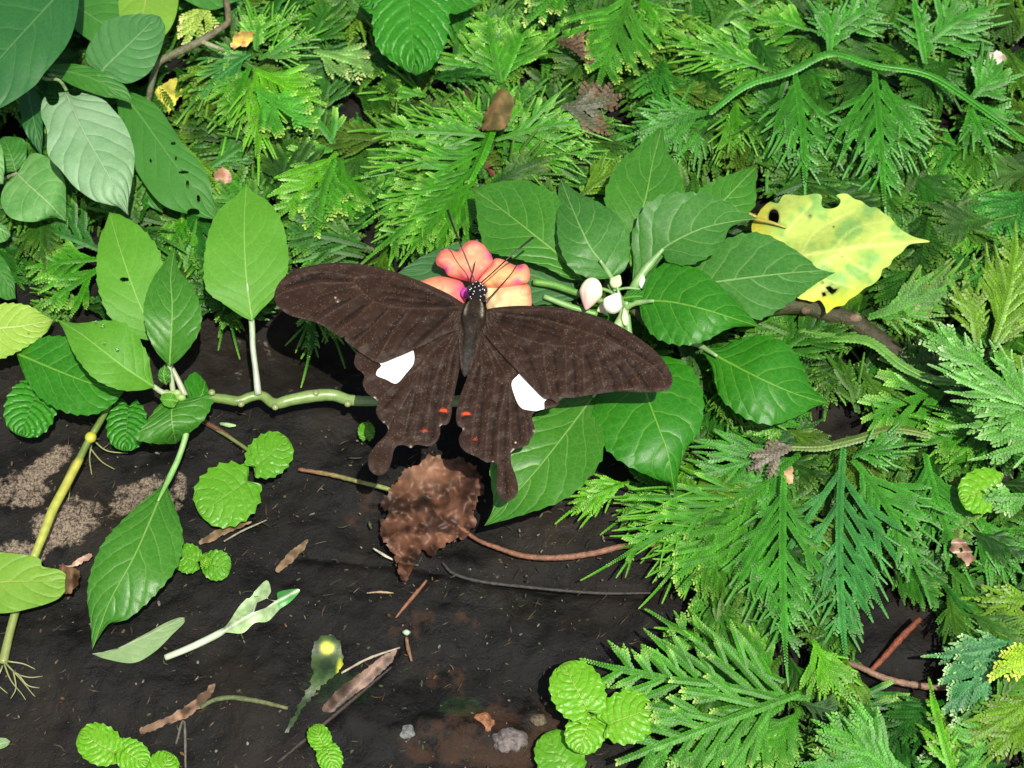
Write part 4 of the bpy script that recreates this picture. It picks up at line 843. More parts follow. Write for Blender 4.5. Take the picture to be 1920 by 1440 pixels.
# ================================================================== BUTTERFLY
bf = thing('swallowtail_butterfly', up(893, 600, 40), 'dark brown butterfly with white wing patches and spread wings, feeding on the coral flower', 'butterfly')
Zb = lambda pts: np.array(Z(pts, 480, 360, .427083))
WB = np.array((.0215, .0122, .0080)); WV = np.array((.085, .062, .050)); WD = np.array((.0045, .0028, .0024))
def hwing(P):
    # height (mm) of the wing plane at a pixel; wings rise a little away from the body
    dx = P[:, 0]-890; return 43.5+np.abs(dx)*.012-np.clip(P[:, 1]-640, 0, 400)*.018
def wing(name, outline, veins, folds, dark, hoff, patch=None, red=(), rimw=7, lab=None, specks=(), root=(893, 600)):
    out = closed(Zb(outline), 2.4); cur = []
    if patch is not None: pc = closed(Zb(patch), 2.2); cur = [pc]
    P, F = sheet2d(out, 2.9, (), cur)
    nz = fbm(np.c_[P, P[:, 0]*0+hoff], .035, 3); de = segdist(P, np.vstack([out, out[:1]]))
    C = np.broadcast_to(WB, (len(P), 3)).copy()
    dr = np.hypot(P[:, 0]-root[0], P[:, 1]-root[1])
    C = lerp(C, WB*np.array((1.5, 1.25, 1.15)), (sm(nz, -.2, .4)*.5)[:, None])
    C = lerp(C, WB*.62, (np.exp(-(dr/110)**2)*.6)[:, None])
    z = hwing(P)+hoff
    for v in folds:     # dark interspace streaks between veins
        d = segdist(P, spline(Zb(v), 30)); C = lerp(C, WD, (np.exp(-(d/2.6)**2)*.8)[:, None]); z -= .12*np.exp(-(d/4)**2)
    for v in veins:
        d = segdist(P, spline(Zb(v), 30)); C = lerp(C, WV, (np.exp(-(d/1.0)**2)*.42)[:, None]); z += .10*np.exp(-(d/1.8)**2)
    for v in dark:
        d = segdist(P, spline(Zb(v), 20)); C = lerp(C, WD, (np.exp(-(d/7)**2)*.7)[:, None])
    C = lerp(C, np.array((.030, .019, .015)), (np.exp(-(de/rimw)**2)*.75)[:, None])
    for (x, y, rx, ry, an, f) in red:
        q = P-Zb([(x, y)])[0]; a = R(an); X = q[:, 0]*math.cos(a)+q[:, 1]*math.sin(a); Y = -q[:, 0]*math.sin(a)+q[:, 1]*math.cos(a)
        Y2 = Y-.035*X*X
        C = lerp(C, WD, (np.exp(-((X/(rx*1.2))**2+((Y-ry*2.0)/(ry*2.6))**2)**2)*.8*f)[:, None])
        C = lerp(C, (.55, .06, .015), (np.clip(np.exp(-((X/rx)**2+(Y2/ry)**2)**2)*1.3, 0, 1)*f)[:, None])
    for (x, y, r) in specks:
        C = lerp(C, (.55, .5, .4), (np.exp(-(np.hypot(*(P-Zb([(x, y)])[0]).T)/r)**2))[:, None])
    z += nz*.5; z -= .25*np.exp(-de/3)
    fm = None
    if patch is not None: fm = inside(P[F].mean(1), pc).astype(int); zc = None
    o = mesh(name, up(P[:, 0], P[:, 1], z), F.tolist(), None, bf, col=C if patch is None else np.where(inside(P, pc)[:, None] & (segdist(P, np.vstack([pc, pc[:1]])) > -.1)[:, None], C, C), mats=[M_wing, M_whitep], fm=fm)
    if lab: tag(o, lab)
    return o
gw = NT('wing_white_patch'); gw.set(gw.p.inputs['Base Color'], gw.mix(gw.ss(gw.noise(900, 3), .4, .8), (.86, .86, .84), (.72, .72, .70))); gw.p.inputs['Roughness'].default_value = .8; gw.bump(gw.noise(1800, 3), .3, .0001); M_whitep = gw.m
# hindwings (below)
wing('hindwing', [(905, 560), (800, 600), (700, 650), (560, 700), (455, 698), (432, 740), (440, 772), (474, 803), (469, 845), (488, 883), (532, 917), (527, 965), (543, 998), (578, 1032), (570, 1065), (525, 1112), (496, 1158), (494, 1205), (513, 1235), (545, 1244), (575, 1226), (595, 1182), (605, 1135), (624, 1113), (655, 1112), (680, 1123), (705, 1109), (760, 1116), (795, 1094), (808, 1062), (810, 1026), (840, 1020), (855, 990), (862, 940), (876, 860), (893, 780), (903, 700), (915, 620)],
     [[(895, 600), (800, 670), (720, 765)], [(720, 765), (620, 840), (535, 915)], [(715, 768), (660, 900), (578, 1030)], [(690, 700), (700, 760), (720, 765)], [(725, 765), (690, 900), (640, 1100)], [(735, 768), (720, 940), (690, 1110)], [(890, 610), (830, 700), (770, 900), (745, 1105)], [(893, 620), (850, 760), (805, 1020)], [(898, 640), (880, 760), (850, 950), (838, 1015)]],
     [[(700, 860), (600, 1000), (560, 1110)], [(705, 880), (660, 1060)], [(730, 850), (705, 1060)], [(780, 760), (740, 960), (720, 1060)], [(850, 700), (800, 850), (775, 1080)], [(640, 860), (560, 950)], [(880, 700), (840, 850), (825, 920)]],
     [], -1.3, patch=[(528, 735), (560, 705), (640, 660), (688, 692), (692, 750), (660, 795), (616, 840), (570, 822), (530, 805), (533, 782), (550, 762)], red=[(824, 958, 7.5, 3.0, 8, 1), (740, 1047, 6, 1.6, 0, .6)], specks=[(520, 905, 2), (525, 915, 2), (575, 1035, 2), (560, 1010, 1.6), (680, 1120, 1.8), (812, 1026, 1.8), (465, 800, 1.5)])
wing('hindwing', [(975, 580), (1050, 640), (1120, 700), (1220, 800), (1290, 890), (1320, 915), (1330, 930), (1305, 945), (1268, 952), (1225, 965), (1212, 990), (1222, 1030), (1225, 1052), (1205, 1085), (1192, 1112), (1150, 1125), (1122, 1142), (1120, 1190), (1138, 1240), (1150, 1290), (1145, 1330), (1110, 1357), (1075, 1345), (1056, 1310), (1058, 1250), (1055, 1190), (1010, 1186), (970, 1163), (922, 1142), (895, 1110), (892, 1075), (908, 1040), (884, 1022), (879, 975), (895, 900), (925, 820), (950, 740), (960, 650)],
     [[(985, 610), (1050, 720), (1120, 850)], [(1120, 850), (1170, 940), (1215, 1000)], [(1118, 852), (1180, 980), (1195, 1110)], [(1120, 690), (1130, 800), (1120, 850)], [(1112, 850), (1115, 1000), (1120, 1140)], [(1100, 850), (1070, 1000), (1060, 1190)], [(990, 630), (1050, 800), (1020, 1000), (1005, 1180)], [(980, 640), (990, 800), (955, 1010), (945, 1150)], [(970, 650), (960, 780), (910, 940), (890, 1020)]],
     [[(1110, 900), (1095, 1050), (1090, 1180)], [(1140, 920), (1160, 1080)], [(1080, 850), (1040, 1050), (1035, 1150)], [(1010, 800), (990, 950), (975, 1110)], [(980, 760), (945, 900), (930, 950)], [(1180, 960), (1200, 1040)], [(1090, 1200), (1100, 1320)]],
     [], -1.3, patch=[(1150, 770), (1155, 797), (1125, 832), (1128, 872), (1160, 943), (1215, 960), (1262, 957), (1266, 920), (1290, 895), (1240, 830), (1200, 790)], red=[(922, 972, 8, 3.0, -6, 1), (962, 1085, 4.5, 1.7, 0, .6)], specks=[(1222, 1050, 2), (1130, 1135, 2), (1125, 1140, 1.8), (910, 1040, 1.8), (1140, 1100, 1.3), (1040, 1187, 1.6)])
# forewings (above)
wing('forewing', [(925, 500), (905, 485), (850, 450), (780, 416), (700, 383), (600, 348), (500, 323), (400, 311), (300, 314), (210, 330), (150, 355), (106, 393), (82, 440), (85, 482), (112, 517), (160, 545), (262, 573), (330, 610), (372, 638), (390, 632), (392, 652), (430, 683), (470, 712), (540, 750), (620, 724), (690, 694), (760, 660), (840, 620), (915, 590)],
     [[(905, 505), (760, 512), (640, 508), (520, 480), (440, 410)], [(900, 495), (780, 440), (640, 385), (520, 365), (440, 375)], [(440, 375), (430, 400), (445, 415)], [(890, 470), (760, 412), (620, 360), (460, 322), (300, 325), (180, 350)], [(440, 375), (300, 350), (180, 365), (110, 400)], [(430, 400), (280, 400), (150, 430), (90, 455)], [(440, 412), (300, 450), (160, 510)], [(470, 445), (380, 500), (262, 572)], [(520, 478), (430, 560), (345, 620)], [(600, 500), (500, 600), (420, 675)], [(680, 510), (600, 620), (530, 740)], [(905, 510), (800, 600), (700, 690)]],
     [[(860, 480), (740, 440), (600, 410)], [(860, 490), (700, 462), (560, 440)], [(840, 497), (700, 485), (580, 470)], [(400, 350), (260, 360), (160, 395)], [(400, 385), (260, 378), (140, 410)], [(400, 425), (280, 460), (180, 500)], [(430, 460), (340, 500), (240, 545)], [(470, 500), (390, 560), (330, 600)], [(560, 530), (480, 610), (400, 655)], [(640, 540), (560, 640), (480, 710)], [(740, 540), (660, 630), (600, 715)], [(840, 540), (760, 610), (680, 685)]],
     [], 0, specks=[(350, 465, 1.2), (360, 480, 1.2)], rimw=9)
wing('forewing', [(1000, 530), (1020, 513), (1100, 502), (1200, 499), (1300, 504), (1400, 520), (1500, 546), (1600, 590), (1700, 655), (1770, 715), (1815, 780), (1829, 828), (1812, 866), (1770, 877), (1690, 879), (1600, 875), (1500, 886), (1400, 902), (1350, 905), (1320, 925), (1300, 912), (1265, 905), (1225, 868), (1160, 800), (1080, 715), (1020, 645), (990, 600)],
     [[(1030, 530), (1150, 545), (1300, 570), (1430, 610), (1525, 640)], [(1040, 570), (1140, 630), (1260, 665), (1400, 680), (1495, 655)], [(1525, 640), (1500, 650), (1495, 660)], [(1040, 518), (1200, 515), (1380, 530), (1560, 590), (1700, 690)], [(1525, 640), (1640, 700), (1760, 780), (1800, 850)], [(1525, 645), (1620, 740), (1700, 870)], [(1510, 655), (1580, 760), (1620, 870)], [(1480, 665), (1510, 770), (1530, 880)], [(1430, 675), (1440, 790), (1440, 895)], [(1360, 678), (1360, 790), (1365, 905)], [(1260, 665), (1270, 780), (1300, 905)], [(1045, 585), (1120, 700), (1220, 850)]],
     [[(1060, 545), (1200, 570), (1340, 610)], [(1070, 560), (1200, 595), (1330, 635)], [(1080, 535), (1240, 545), (1380, 580)], [(1540, 620), (1660, 690), (1780, 790)], [(1560, 680), (1660, 770), (1730, 870)], [(1550, 720), (1620, 800), (1660, 872)], [(1490, 700), (1560, 800), (1575, 875)], [(1450, 720), (1480, 800), (1490, 885)], [(1390, 700), (1400, 800), (1400, 898)], [(1310, 700), (1315, 800), (1330, 905)], [(1180, 680), (1220, 780), (1260, 880)]],
     [], 0, rimw=9)
# body: one loft
def body():
    st = [(893, 527, 2, 2), (893.5, 533, 8, 7), (894, 540, 13, 12), (894.5, 550, 15, 14), (894, 560, 13, 13), (892, 567, 12, 13), (891, 574, 17, 17), (889, 588, 22, 21), (887, 602, 22, 22), (885, 616, 18, 19), (882, 628, 13, 15), (880, 640, 12, 14), (878, 655, 12, 13), (876, 670, 11, 12), (874, 685, 9.5, 10), (873, 696, 7.5, 8), (872, 703, 4, 4), (872, 706, 1, 1)]
    st = np.array(st, float); C4 = spline(st, 90); n = 90; m = 24; th = np.linspace(0, 2*math.pi, m, endpoint=False)
    hc = np.interp(C4[:, 1], [525, 550, 590, 640, 706], [42, 42.5, 44.5, 43.5, 42]); W = up(C4[:, 0], C4[:, 1], hc); s = pxscale(W[0])
    T = np.gradient(W, axis=0); T /= np.linalg.norm(T, axis=1)[:, None]; S = np.cross(T, [0, 0, 1.]); S /= np.linalg.norm(S, axis=1)[:, None]; N = np.cross(S, T)
    seg = 1+.05*np.sin(C4[:, 1]*.55)*(C4[:, 1] > 628)
    V = W[:, None]+S[:, None]*(np.cos(th)[None]*C4[:, 2:3]*seg[:, None]*s)[..., None]+N[:, None]*(np.sin(th)[None]*C4[:, 3:4]*seg[:, None]*s)[..., None]
    F = [(i*m+j, i*m+(j+1) % m, (i+1)*m+(j+1) % m, (i+1)*m+j) for i in range(n-1) for j in range(m)]
    y = C4[:, 1]; C = np.zeros((n, m, 3)); C[:] = (.022, .016, .013)
    hd = (1-sm(y, 562, 570))[:, None, None]; C = lerp(C, (.008, .007, .009), hd)
    dor = np.exp(-((th-math.pi/2 if False else np.minimum(abs(th-math.pi/2), 2*math.pi-abs(th-math.pi/2)))/.55)**2)[None, :, None]
    tho = (np.exp(-((y-603)/13)**2))[:, None, None]; C = lerp(C, (.035, .022, .014), (sm(y, 568, 576)*(1-sm(y, 615, 630)))[:, None, None]*.9); C = lerp(C, (.006, .005, .004), tho*dor)
    C = lerp(C, (.055, .045, .038), (np.exp(-((y-626)/7)**2))[:, None, None]*.7); C = lerp(C, (.035, .032, .028), sm(y, 630, 640)[:, None, None])
    C = C*(1-.25*(np.sin(y*.55) > .6)[:, None, None]*(y > 630)[:, None, None])
    # pale shoulder lines
    for sg in (-1, 1):
        a0 = math.pi/2+sg*.75; dd = np.minimum(abs(th-a0), 2*math.pi-abs(th-a0))
        C = lerp(C, (.38, .34, .27), (np.exp(-(dd/.12)**2)[None]*(sm(y, 572, 576)*(1-sm(y, 596, 602)))[:, None])[..., None]*.9)
    b = B(); b.add(V.reshape(-1, 3), F, C.reshape(-1, 3))
    dots = [(887, 538), (901, 538), (884, 546), (891, 546), (898, 545), (905, 549), (889, 554.5), (900, 553), (887, 559), (901, 562), (909, 555), (884, 569), (900, 571), (893, 533), (905, 541), (882, 562)]
    for (x, yy) in dots:
        i = np.argmin(abs(y-yy)); q = (x-C4[i, 0])/C4[i, 2]
        if abs(q) > .95: q = .95*np.sign(q)
        pz = W[i]+S[i]*(-q)*0+0; a = math.acos(np.clip(q*np.sign(S[i][0]), -1, 1)); p = W[i]+(S[i]*math.cos(a)*C4[i, 2]+N[i]*math.sin(a)*C4[i, 3])*s*1.0
        b.add(*blob(p, (.00024, .00024, .00018), (.62, .55, .52), nu=8, nv=6))
    rs = np.random.default_rng(4)   # fuzz on thorax and head
    for k in range(2600):
        i = rs.integers(22, 66); a = rs.uniform(.1, math.pi-.1); nrm = S[i]*math.cos(a)+N[i]*math.sin(a)
        p = W[i]+(S[i]*math.cos(a)*C4[i, 2]+N[i]*math.sin(a)*C4[i, 3])*s; d = nrm*.7+T[i]*rs.uniform(.5, 1.2)+rs.normal(size=3)*.25; d /= np.linalg.norm(d)
        l = rs.uniform(3, 7)*s; wv = np.cross(d, nrm); wv /= np.linalg.norm(wv)+1e-9
        c = np.array((.06, .042, .03))*rs.uniform(.3, 1.4)
        b.add([p-wv*.00005, p+wv*.00005, p+d*l], [(0, 1, 2)], c)
    for k in range(1500):   # longer pale hairs at the wing roots and along the inner hindwing folds
        sg = rs.choice([-1, 1]); yy = rs.uniform(583, 690); f = (yy-583)/107
        x0 = np.interp(yy, C4[:, 1], C4[:, 0])+sg*np.interp(yy, C4[:, 1], C4[:, 2])*rs.uniform(.6, 1.0+1.1*(1-f)); a = rs.uniform(.2, 1.0)
        L_ = rs.uniform(5, 15)*(1-.55*f); x1 = x0+sg*L_*math.sin(a)*(1-f*.8); y1 = yy+L_*math.cos(a)
        hh = rs.uniform(43.9, 45.2)-f*1.2; A_ = up(x0, yy, hh); B_ = up(x1, y1, hh-.3+rs.uniform(-.2, .5)); ww = up(x0+.6, yy, hh)-A_
        b.add([A_-ww*.7, A_+ww*.7, B_], [(0, 1, 2)], np.array((.085, .056, .042))*rs.uniform(.35, 1.3))
    b.build('body', M_body, bf)
    for sg in (-1, 1):
        e = B(); e.add(*blob(up(894.5+sg*13.5, 544, 42.8), (.00105, .0014, .0013), (.012, .008, .012), (.03, .02, .03), nu=20, nv=14)); e.build('eye', M_eye, bf)
body()
def thin(name, pts, h, r, col, lab=None, col2=None):
    b = B(); b.add(*tube(pts, h, r, 7, n=40, col=col, col2=col2)); o = b.build(name, M_stem, bf)
    if lab: tag(o, lab)
thin('antenna', [(892, 533), (880, 500), (862, 455), (848, 420), (839, 394)], [43, 46, 49, 50, 50], [1.5, 1.3, 1.3, 1.8, 2.3], (.03, .006, .006), col2=(.006, .006, .005))
thin('antenna', [(899, 533), (925, 510), (955, 482), (980, 461), (1000, 445)], [43, 46, 49, 50, 50], [1.5, 1.3, 1.3, 1.8, 2.3], (.03, .006, .006), col2=(.006, .006, .005))
thin('leg', [(906, 566), (918, 558), (935, 540), (958, 514), (969, 497)], [41, 41.5, 41.5, 40, 39], [1.6, 1.4, 1.2, 1.0, .8], (.015, .006, .006))
thin('leg', [(882, 540), (883, 524), (888, 505), (891, 490)], [42, 41.5, 40, 39], [1.4, 1.2, 1.0, .8], (.015, .006, .006))
thin('proboscis', [(886, 534), (882, 532), (877, 540), (873, 546)], [42, 41, 39.5, 37.5], [1.1, 1, .9, .7], (.01, .004, .006))

# ================================================================== OTHER PLANTS
def plant(name, x, y, h, lab, cat='plant', group=None): return thing(name, up(x, y, h), lab, cat, group)
RG = 'round crinkled creeping plants'
def creeping(lab, base, leaves, mat, stems=()):
    o = plant('creeping_round_leaf_plant', *base, lab, 'plant', RG)
    for i, L_ in enumerate(leaves):
        (x, y, rx, ry, an, h) = L_[:6]; roundleaf('leaf', x, y, rx, ry, an, h, L_[6] if len(L_) > 6 else mat, o, seed=int(x+y))
    for pts, h, r in stems:
        b = B(); b.add(*tube(pts, h, r, 7, col=(.16, .13, .05), col2=(.12, .2, .05))); b.build('stem', M_stem, o)
    return o
creeping('four bright crinkled round leaves at the rock edge near the bottom middle', (1105, 1350, 2), [(1050, 1420, 45, 52, 120, 6, M_pil2), (1098, 1372, 38, 42, 250, 12), (1176, 1345, 50, 52, 20, 14), (1083, 1296, 50, 58, 118, 16)], M_pil, [([(1105, 1352), (1112, 1338), (1120, 1345)], [6, 10, 11], [4, 4, 3]), ([(1110, 1350), (1080, 1390), (1055, 1430)], [8, 6, 4], [4, 4, 3])])
creeping('pair of dull crinkled round leaves on the rock, left of the dead leaf', (475, 870, 1), [(426, 928, 58, 62, 215, 7), (505, 853, 40, 46, 40, 9)], M_pil2, [([(370, 785), (430, 820), (470, 850), (480, 885)], [1, 2, 4, 7], [3.5, 3.5, 3.5, 3])])
creeping('tiny round bright leaf alone on the dark rock under the left wing', (687, 812, 1), [(687, 809, 16, 18, 90, 3)], M_pil2)
creeping('small creeping plant with two crinkled leaves beside the big drooping leaf', (384, 1052, 1), [(352, 1047, 28, 27, 160, 6), (406, 1060, 29, 27, 350, 6), (385, 1052, 9, 16, 80, 9, M_pil)], M_pil2)
creeping('bright crinkled round leaves at the bottom edge near the left corner', (228, 1415, 1), [(305, 1440, 30, 32, 60, 6), (246, 1416, 30, 36, 330, 9), (187, 1396, 38, 44, 150, 12)], M_pil, [([(225, 1415), (228, 1422), (230, 1440)], [7, 6, 4], [4, 4, 4])])
creeping('small pair of bright round leaves at the bottom edge left of centre', (610, 1400, 1), [(618, 1420, 24, 30, 290, 7), (599, 1383, 22, 26, 115, 9)], M_pil)
creeping('round crinkled leaf near the right edge crossed by a silvery frond', (1875, 905, 5), [(1843, 920, 42, 46, 200, 19)], M_pil)
creeping('glossy round leaf at the left edge under the two overlapping leaves', (80, 790, 3), [(57, 766, 48, 54, 250, 9)], M_pil3)
creeping('dark glossy folded round leaf below the left shoot', (235, 760, 2), [(238, 797, 38, 48, 265, 8)], M_pil3)
o = plant('crinkled_leaf_plant', 770, -40, 10, 'large glossy crinkled leaf with neighbours hanging from the top edge', 'plant')
leaf('leaf', [(772, -60), (768, 0), (772, 60), (780, 142)], [(720, -50), (700, 10), (700, 60), (712, 95), (750, 125)], [(810, -50), (838, 0), (842, 50), (832, 90), (808, 128)], [26, 28, 27, 22], M_pil3, o, teeth=14, ta=.05, quilt=.9, N=9, nu=120, nv=16, curl=-2, seed=5)
leaf('leaf', [(770, -60), (720, -20), (672, 10)], [(740, -60), (690, -30)], [(770, -10), (710, 28)], [22, 24, 20], M_pil3, o, teeth=9, quilt=.7, seed=6)
leaf('leaf', [(780, -60), (840, -20), (905, 5)], [(820, -60), (880, -30)], [(800, 0), (850, 26)], [21, 22, 19], M_imp_dark, o, teeth=9, seed=7)

bl = plant('broad_leaf_shrub', 130, -60, 10, 'shrub with broad smooth leaves entering from the top left corner', 'shrub')
BL = lambda *a, **k: leaf('leaf', *a, parent=bl, **k)
lab = lambda o, t: tag(o, t)
BL([(120, -20), (147, 13), (200, 50), (235, 85)], [(170, -30), (225, 5), (240, 50)], [(130, 40), (160, 70), (200, 90)], [14, 17, 18, 15], g_mid, seed=31)
BL([(280, -60), (275, -10), (265, 40), (250, 88)], [(230, -50), (222, 10), (232, 60)], [(330, -50), (332, 20), (305, 70)], [16, 19, 20, 17], g_yelgr, seed=32)
BL([(300, -70), (380, -30), (450, 0)], [(340, -80), (420, -40)], [(320, -20), (390, 18)], [18, 18, 15], g_mid, seed=33)
lab(BL([(215, 160), (260, 213), (330, 310), (412, 413)], [(290, 195), (340, 265), (385, 320), (400, 370)], [(225, 230), (245, 300), (300, 380), (370, 405)], [16, 18, 17, 12], g_mid, seed=34, holes=[(325, 268, 5, 3), (345, 322, 9, 3), (283, 300, 2, 5), (352, 345, 3, 8), (372, 372, 3, 8), (330, 296, 2, 4), (362, 397, 12, 7)], nu=220, nv=30), 'ragged leaf chewed full of holes')
BL([(240, 260), (270, 320), (305, 400)], [(275, 290), (310, 350)], [(245, 330), (265, 375)], [12, 12, 9], g_mid, seed=35)
BL([(50, 160), (60, 210), (78, 292)], [(38, 180), (44, 240)], [(74, 180), (80, 240)], [16, 19, 15], g_broad_d, seed=36)
BL([(190, 136), (200, 123), (240, 85), (284, 42), (296, 30)], [(163, 115), (166, 85), (200, 40), (245, 27), (285, 27)], [(215, 150), (242, 156), (275, 140), (294, 112), (310, 60), (302, 34)], [26, 27, 28, 28, 27], g_broad, seed=37, fold=-1)
BL([(85, 130), (130, 135), (190, 155), (247, 194)], [(110, 120), (160, 123), (215, 145), (240, 170)], [(100, 140), (140, 162), (190, 180), (220, 185)], [22, 26, 27, 23], g_mid, seed=38)
lab(BL([(122, 172), (157, 247), (190, 305), (215, 350), (241, 404)], [(84, 182), (77, 215), (88, 245), (90, 290), (115, 320), (140, 350), (175, 375), (205, 384), (222, 388)], [(148, 173), (190, 185), (212, 205), (235, 235), (251, 280), (251, 320), (246, 350), (240, 385)], [30, 35, 36, 34, 28], g_silver, seed=39, curl=-3, fold=1, holes=[(98, 180, 13, 17), (140, 172, 12, 8)], nu=220, nv=30), 'pale silvery leaf with a bitten base')
lab(BL([(150, -60), (93, 7), (0, 110), (-70, 200)], [(90, -90), (-20, -60), (-120, 20), (-130, 130), (-100, 190)], [(150, -20), (142, 40), (125, 85), (85, 135), (60, 165), (0, 203), (-40, 210)], [42, 45, 45, 40], g_broad_d, seed=40, curl=-2), 'largest dark leaf in the corner')
def st(o, pts, h, r, col, col2=None, mat=None, name='stem', **k):
    b = B(); b.add(*tube(pts, h, r, 9, col=col, col2=col2, **k)); return b.build(name, mat or M_wood, o)
st(bl, [(125, 170), (110, 150), (75, 140), (60, 60), (100, -40)], [31, 30, 28, 26, 30], [3, 3.5, 4, 5, 6], (.14, .22, .08))
st(bl, [(190, 136), (160, 150), (90, 140)], [26, 22, 27], [2.5, 2.5, 3], (.14, .22, .08))
hv = plant('heart_leaf_vine', 10, 330, 6, 'vine with small heart shaped leaves at the left edge below the silvery leaf', 'vine')
HL = lambda *a, **k: leaf('leaf', *a, parent=hv, **k)
HL([(30, 322), (20, 290), (5, 255)], [(-5, 320), (-10, 280)], [(48, 300), (45, 262)], [14, 16, 14], g_mid, seed=41)
tag(HL([(32, 325), (55, 348), (90, 380), (124, 415)], [(60, 288), (95, 300), (120, 335), (124, 375)], [(8, 350), (2, 380), (20, 408), (60, 416), (100, 408)], [18, 21, 20, 14], g_lime, seed=42, curl=-1), 'pale lime heart shaped leaf')
HL([(-30, 270), (-12, 300), (6, 345)], [(0, 270), (8, 310)], [(-40, 300), (-20, 340)], [24, 25, 22], g_lime, seed=43, nu=40, nv=5)
HL([(-20, 420), (5, 432), (20, 442)], [(0, 418), (16, 430)], [(-5, 452), (10, 452)], [14, 14, 12], g_lime, seed=44, nu=30, nv=4)
st(hv, [(-20, 360), (10, 335), (32, 325)], [8, 12, 17], [4, 3.5, 3], (.18, .22, .1))
lt = plant('toothed_lime_plant', -10, 640, 5, 'yellow green toothed leaf painted as sunlit at the left edge beside the paired leaves', 'plant')
leaf('leaf', [(-60, 640), (-10, 618), (40, 612), (100, 600)], [(-40, 590), (0, 570), (50, 572), (82, 590)], [(-40, 680), (5, 672), (50, 650), (85, 625)], [12, 15, 15, 11], leafmat('painted_sunlit_leaf', (.30, .48, .06), (.52, .62, .22), N=9, base2=(.20, .42, .04), rough=.45, lat=.7, latw=.2), lt, teeth=14, ta=.07, seed=45)  # leaf colour brightened to carry direct sun
leaf('leaf', [(-40, 480), (0, 510), (30, 560)], [(0, 478), (24, 520)], [(-30, 530), (5, 560)], [9, 10, 8], g_mid, lt, seed=46, nu=40, nv=5)
ys = plant('rooting_vine_stem', 8, 1245, 1, 'yellow jointed stem slanting across the left of the rock, rooting at its lower end', 'stem')
st(ys, [(208, 752), (188, 790), (165, 828), (148, 862), (140, 872), (118, 920), (98, 958), (66, 1042), (40, 1110), (20, 1180), (5, 1245)], [9, 9, 8, 8, 8, 7, 7, 6, 5, 4, 3], [6, 6.5, 7, 8, 9, 8, 8, 8, 8, 8, 9], (.10, .16, .03), (.20, .24, .07), M_stem, n=80)
yb = B(); yb.add(*tube([(150, 860), (118, 920), (98, 958), (80, 1005), (62, 1048)], [9.2, 8.6, 8.4, 7.8, 7.2], [8, 9.0, 9.2, 9.0, 7.6], 9, col=(.34, .33, .05), col2=(.30, .34, .06))); tag(yb.build('stem', M_stem, ys), 'bright yellow middle joint')
yb = B(); yb.add(*blob(up(170, 820, 9), (.0018, .0018, .0015), (.42, .40, .04))); yb.build('node', M_stem, ys)
for pts in [[(8, 1240), (30, 1262), (55, 1270), (80, 1268)], [(8, 1245), (20, 1275), (40, 1300), (48, 1312)], [(12, 1245), (40, 1275), (60, 1300), (66, 1306)], [(5, 1248), (-5, 1280), (14, 1300)], [(15, 1240), (45, 1245), (66, 1255)], [(25, 1258), (30, 1290), (20, 1310)], [(35, 1265), (52, 1285), (74, 1290)], [(172, 830), (168, 860), (172, 890)], [(165, 835), (190, 865), (215, 880)], [(150, 870), (135, 900), (128, 940)], [(175, 825), (200, 845), (240, 850)]]:
    st(ys, pts, [4, 3, 2], [1.8, 1.3, .8], (.20, .22, .08), name='root', mat=M_stem)
yl = leaf('fallen_yellow_green_leaf', [(-110, 1100), (-20, 1093), (60, 1090), (128, 1092)], [(-80, 1050), (-20, 1036), (45, 1040), (75, 1048), (80, 1062), (110, 1068), (126, 1080)], [(-80, 1140), (0, 1150), (60, 1140), (105, 1125), (122, 1108)], [9, 11, 11, 9], g_yelgr, teeth=0, seed=47)
tag(yl, 'yellow green leaf with brown spots lying across the slanting stem at the left edge', 'leaf')

# ---- fallen leaves and debris (each its own)
def flat(name, outline, label, cat, colf, h=2.0, hf=None, mat=None, holes=(), step=4, rimdrop=0, jag=1.0):
    out = closed(outline, step*.8); out = out+jag*np.array([[mnoise.noise(Vector((x*.11, y*.11, 1)))*5+mnoise.noise(Vector((x*.35, y*.35, 7)))*2.6, mnoise.noise(Vector((x*.11, y*.11, 31)))*5+mnoise.noise(Vector((x*.35, y*.35, 17)))*2.6] for x, y in out]); P, F = sheet2d(out, step, [np.array(x, float) for x in holes]); C = colf(P)
    z = h+(hf(P) if hf else 0); z = np.broadcast_to(z, (len(P),)).copy()
    if rimdrop: z -= rimdrop*np.exp(-segdist(P, np.vstack([out, out[:1]]))/6)
    o = mesh(name, up(P[:, 0], P[:, 1], z), F.tolist(), mat or M_dead, col=C); tag(o, label, cat); return o
def ncol(a, b, s=.05, sd=0): return lambda P: lerp(a, b, sm(fbm(np.c_[P, P[:, 0]*0+sd], s, 4), -.3, .35)[:, None])
def deadh(P):
    n = fbm(np.c_[P, P[:, 0]*0+2], .020, 3); r = np.array([abs(mnoise.noise(Vector((p[0]*.022, p[1]*.022, 5)))) for p in P])
    return 3+n*4-r*5+2.5-3.0*np.abs((((P[:, 0]-800)*.8+(P[:, 1]-950)*.6)/46) % 1-.5)*np.exp(-((P[:, 0]-800)/40)**2-((P[:, 1]-890)/30)**2)
def deadc(P):
    a = ncol((.035, .016, .010), (.13, .058, .033), .03)(P); r = np.array([abs(mnoise.noise(Vector((p[0]*.028, p[1]*.028, 9)))) for p in P])
    a = lerp(a, (.22, .12, .075), (np.exp(-(r/.03)**2)*.6)[:, None]); a = lerp(a, (.33, .18, .11), (np.exp(-((P[:, 0]-790)/45)**2-((P[:, 1]-880)/35)**2)*.6)[:, None])
    return lerp(a, (.012, .008, .006), (np.exp(-(np.hypot((P[:, 0]-798)/11, (P[:, 1]-940)/14))**2))[:, None])
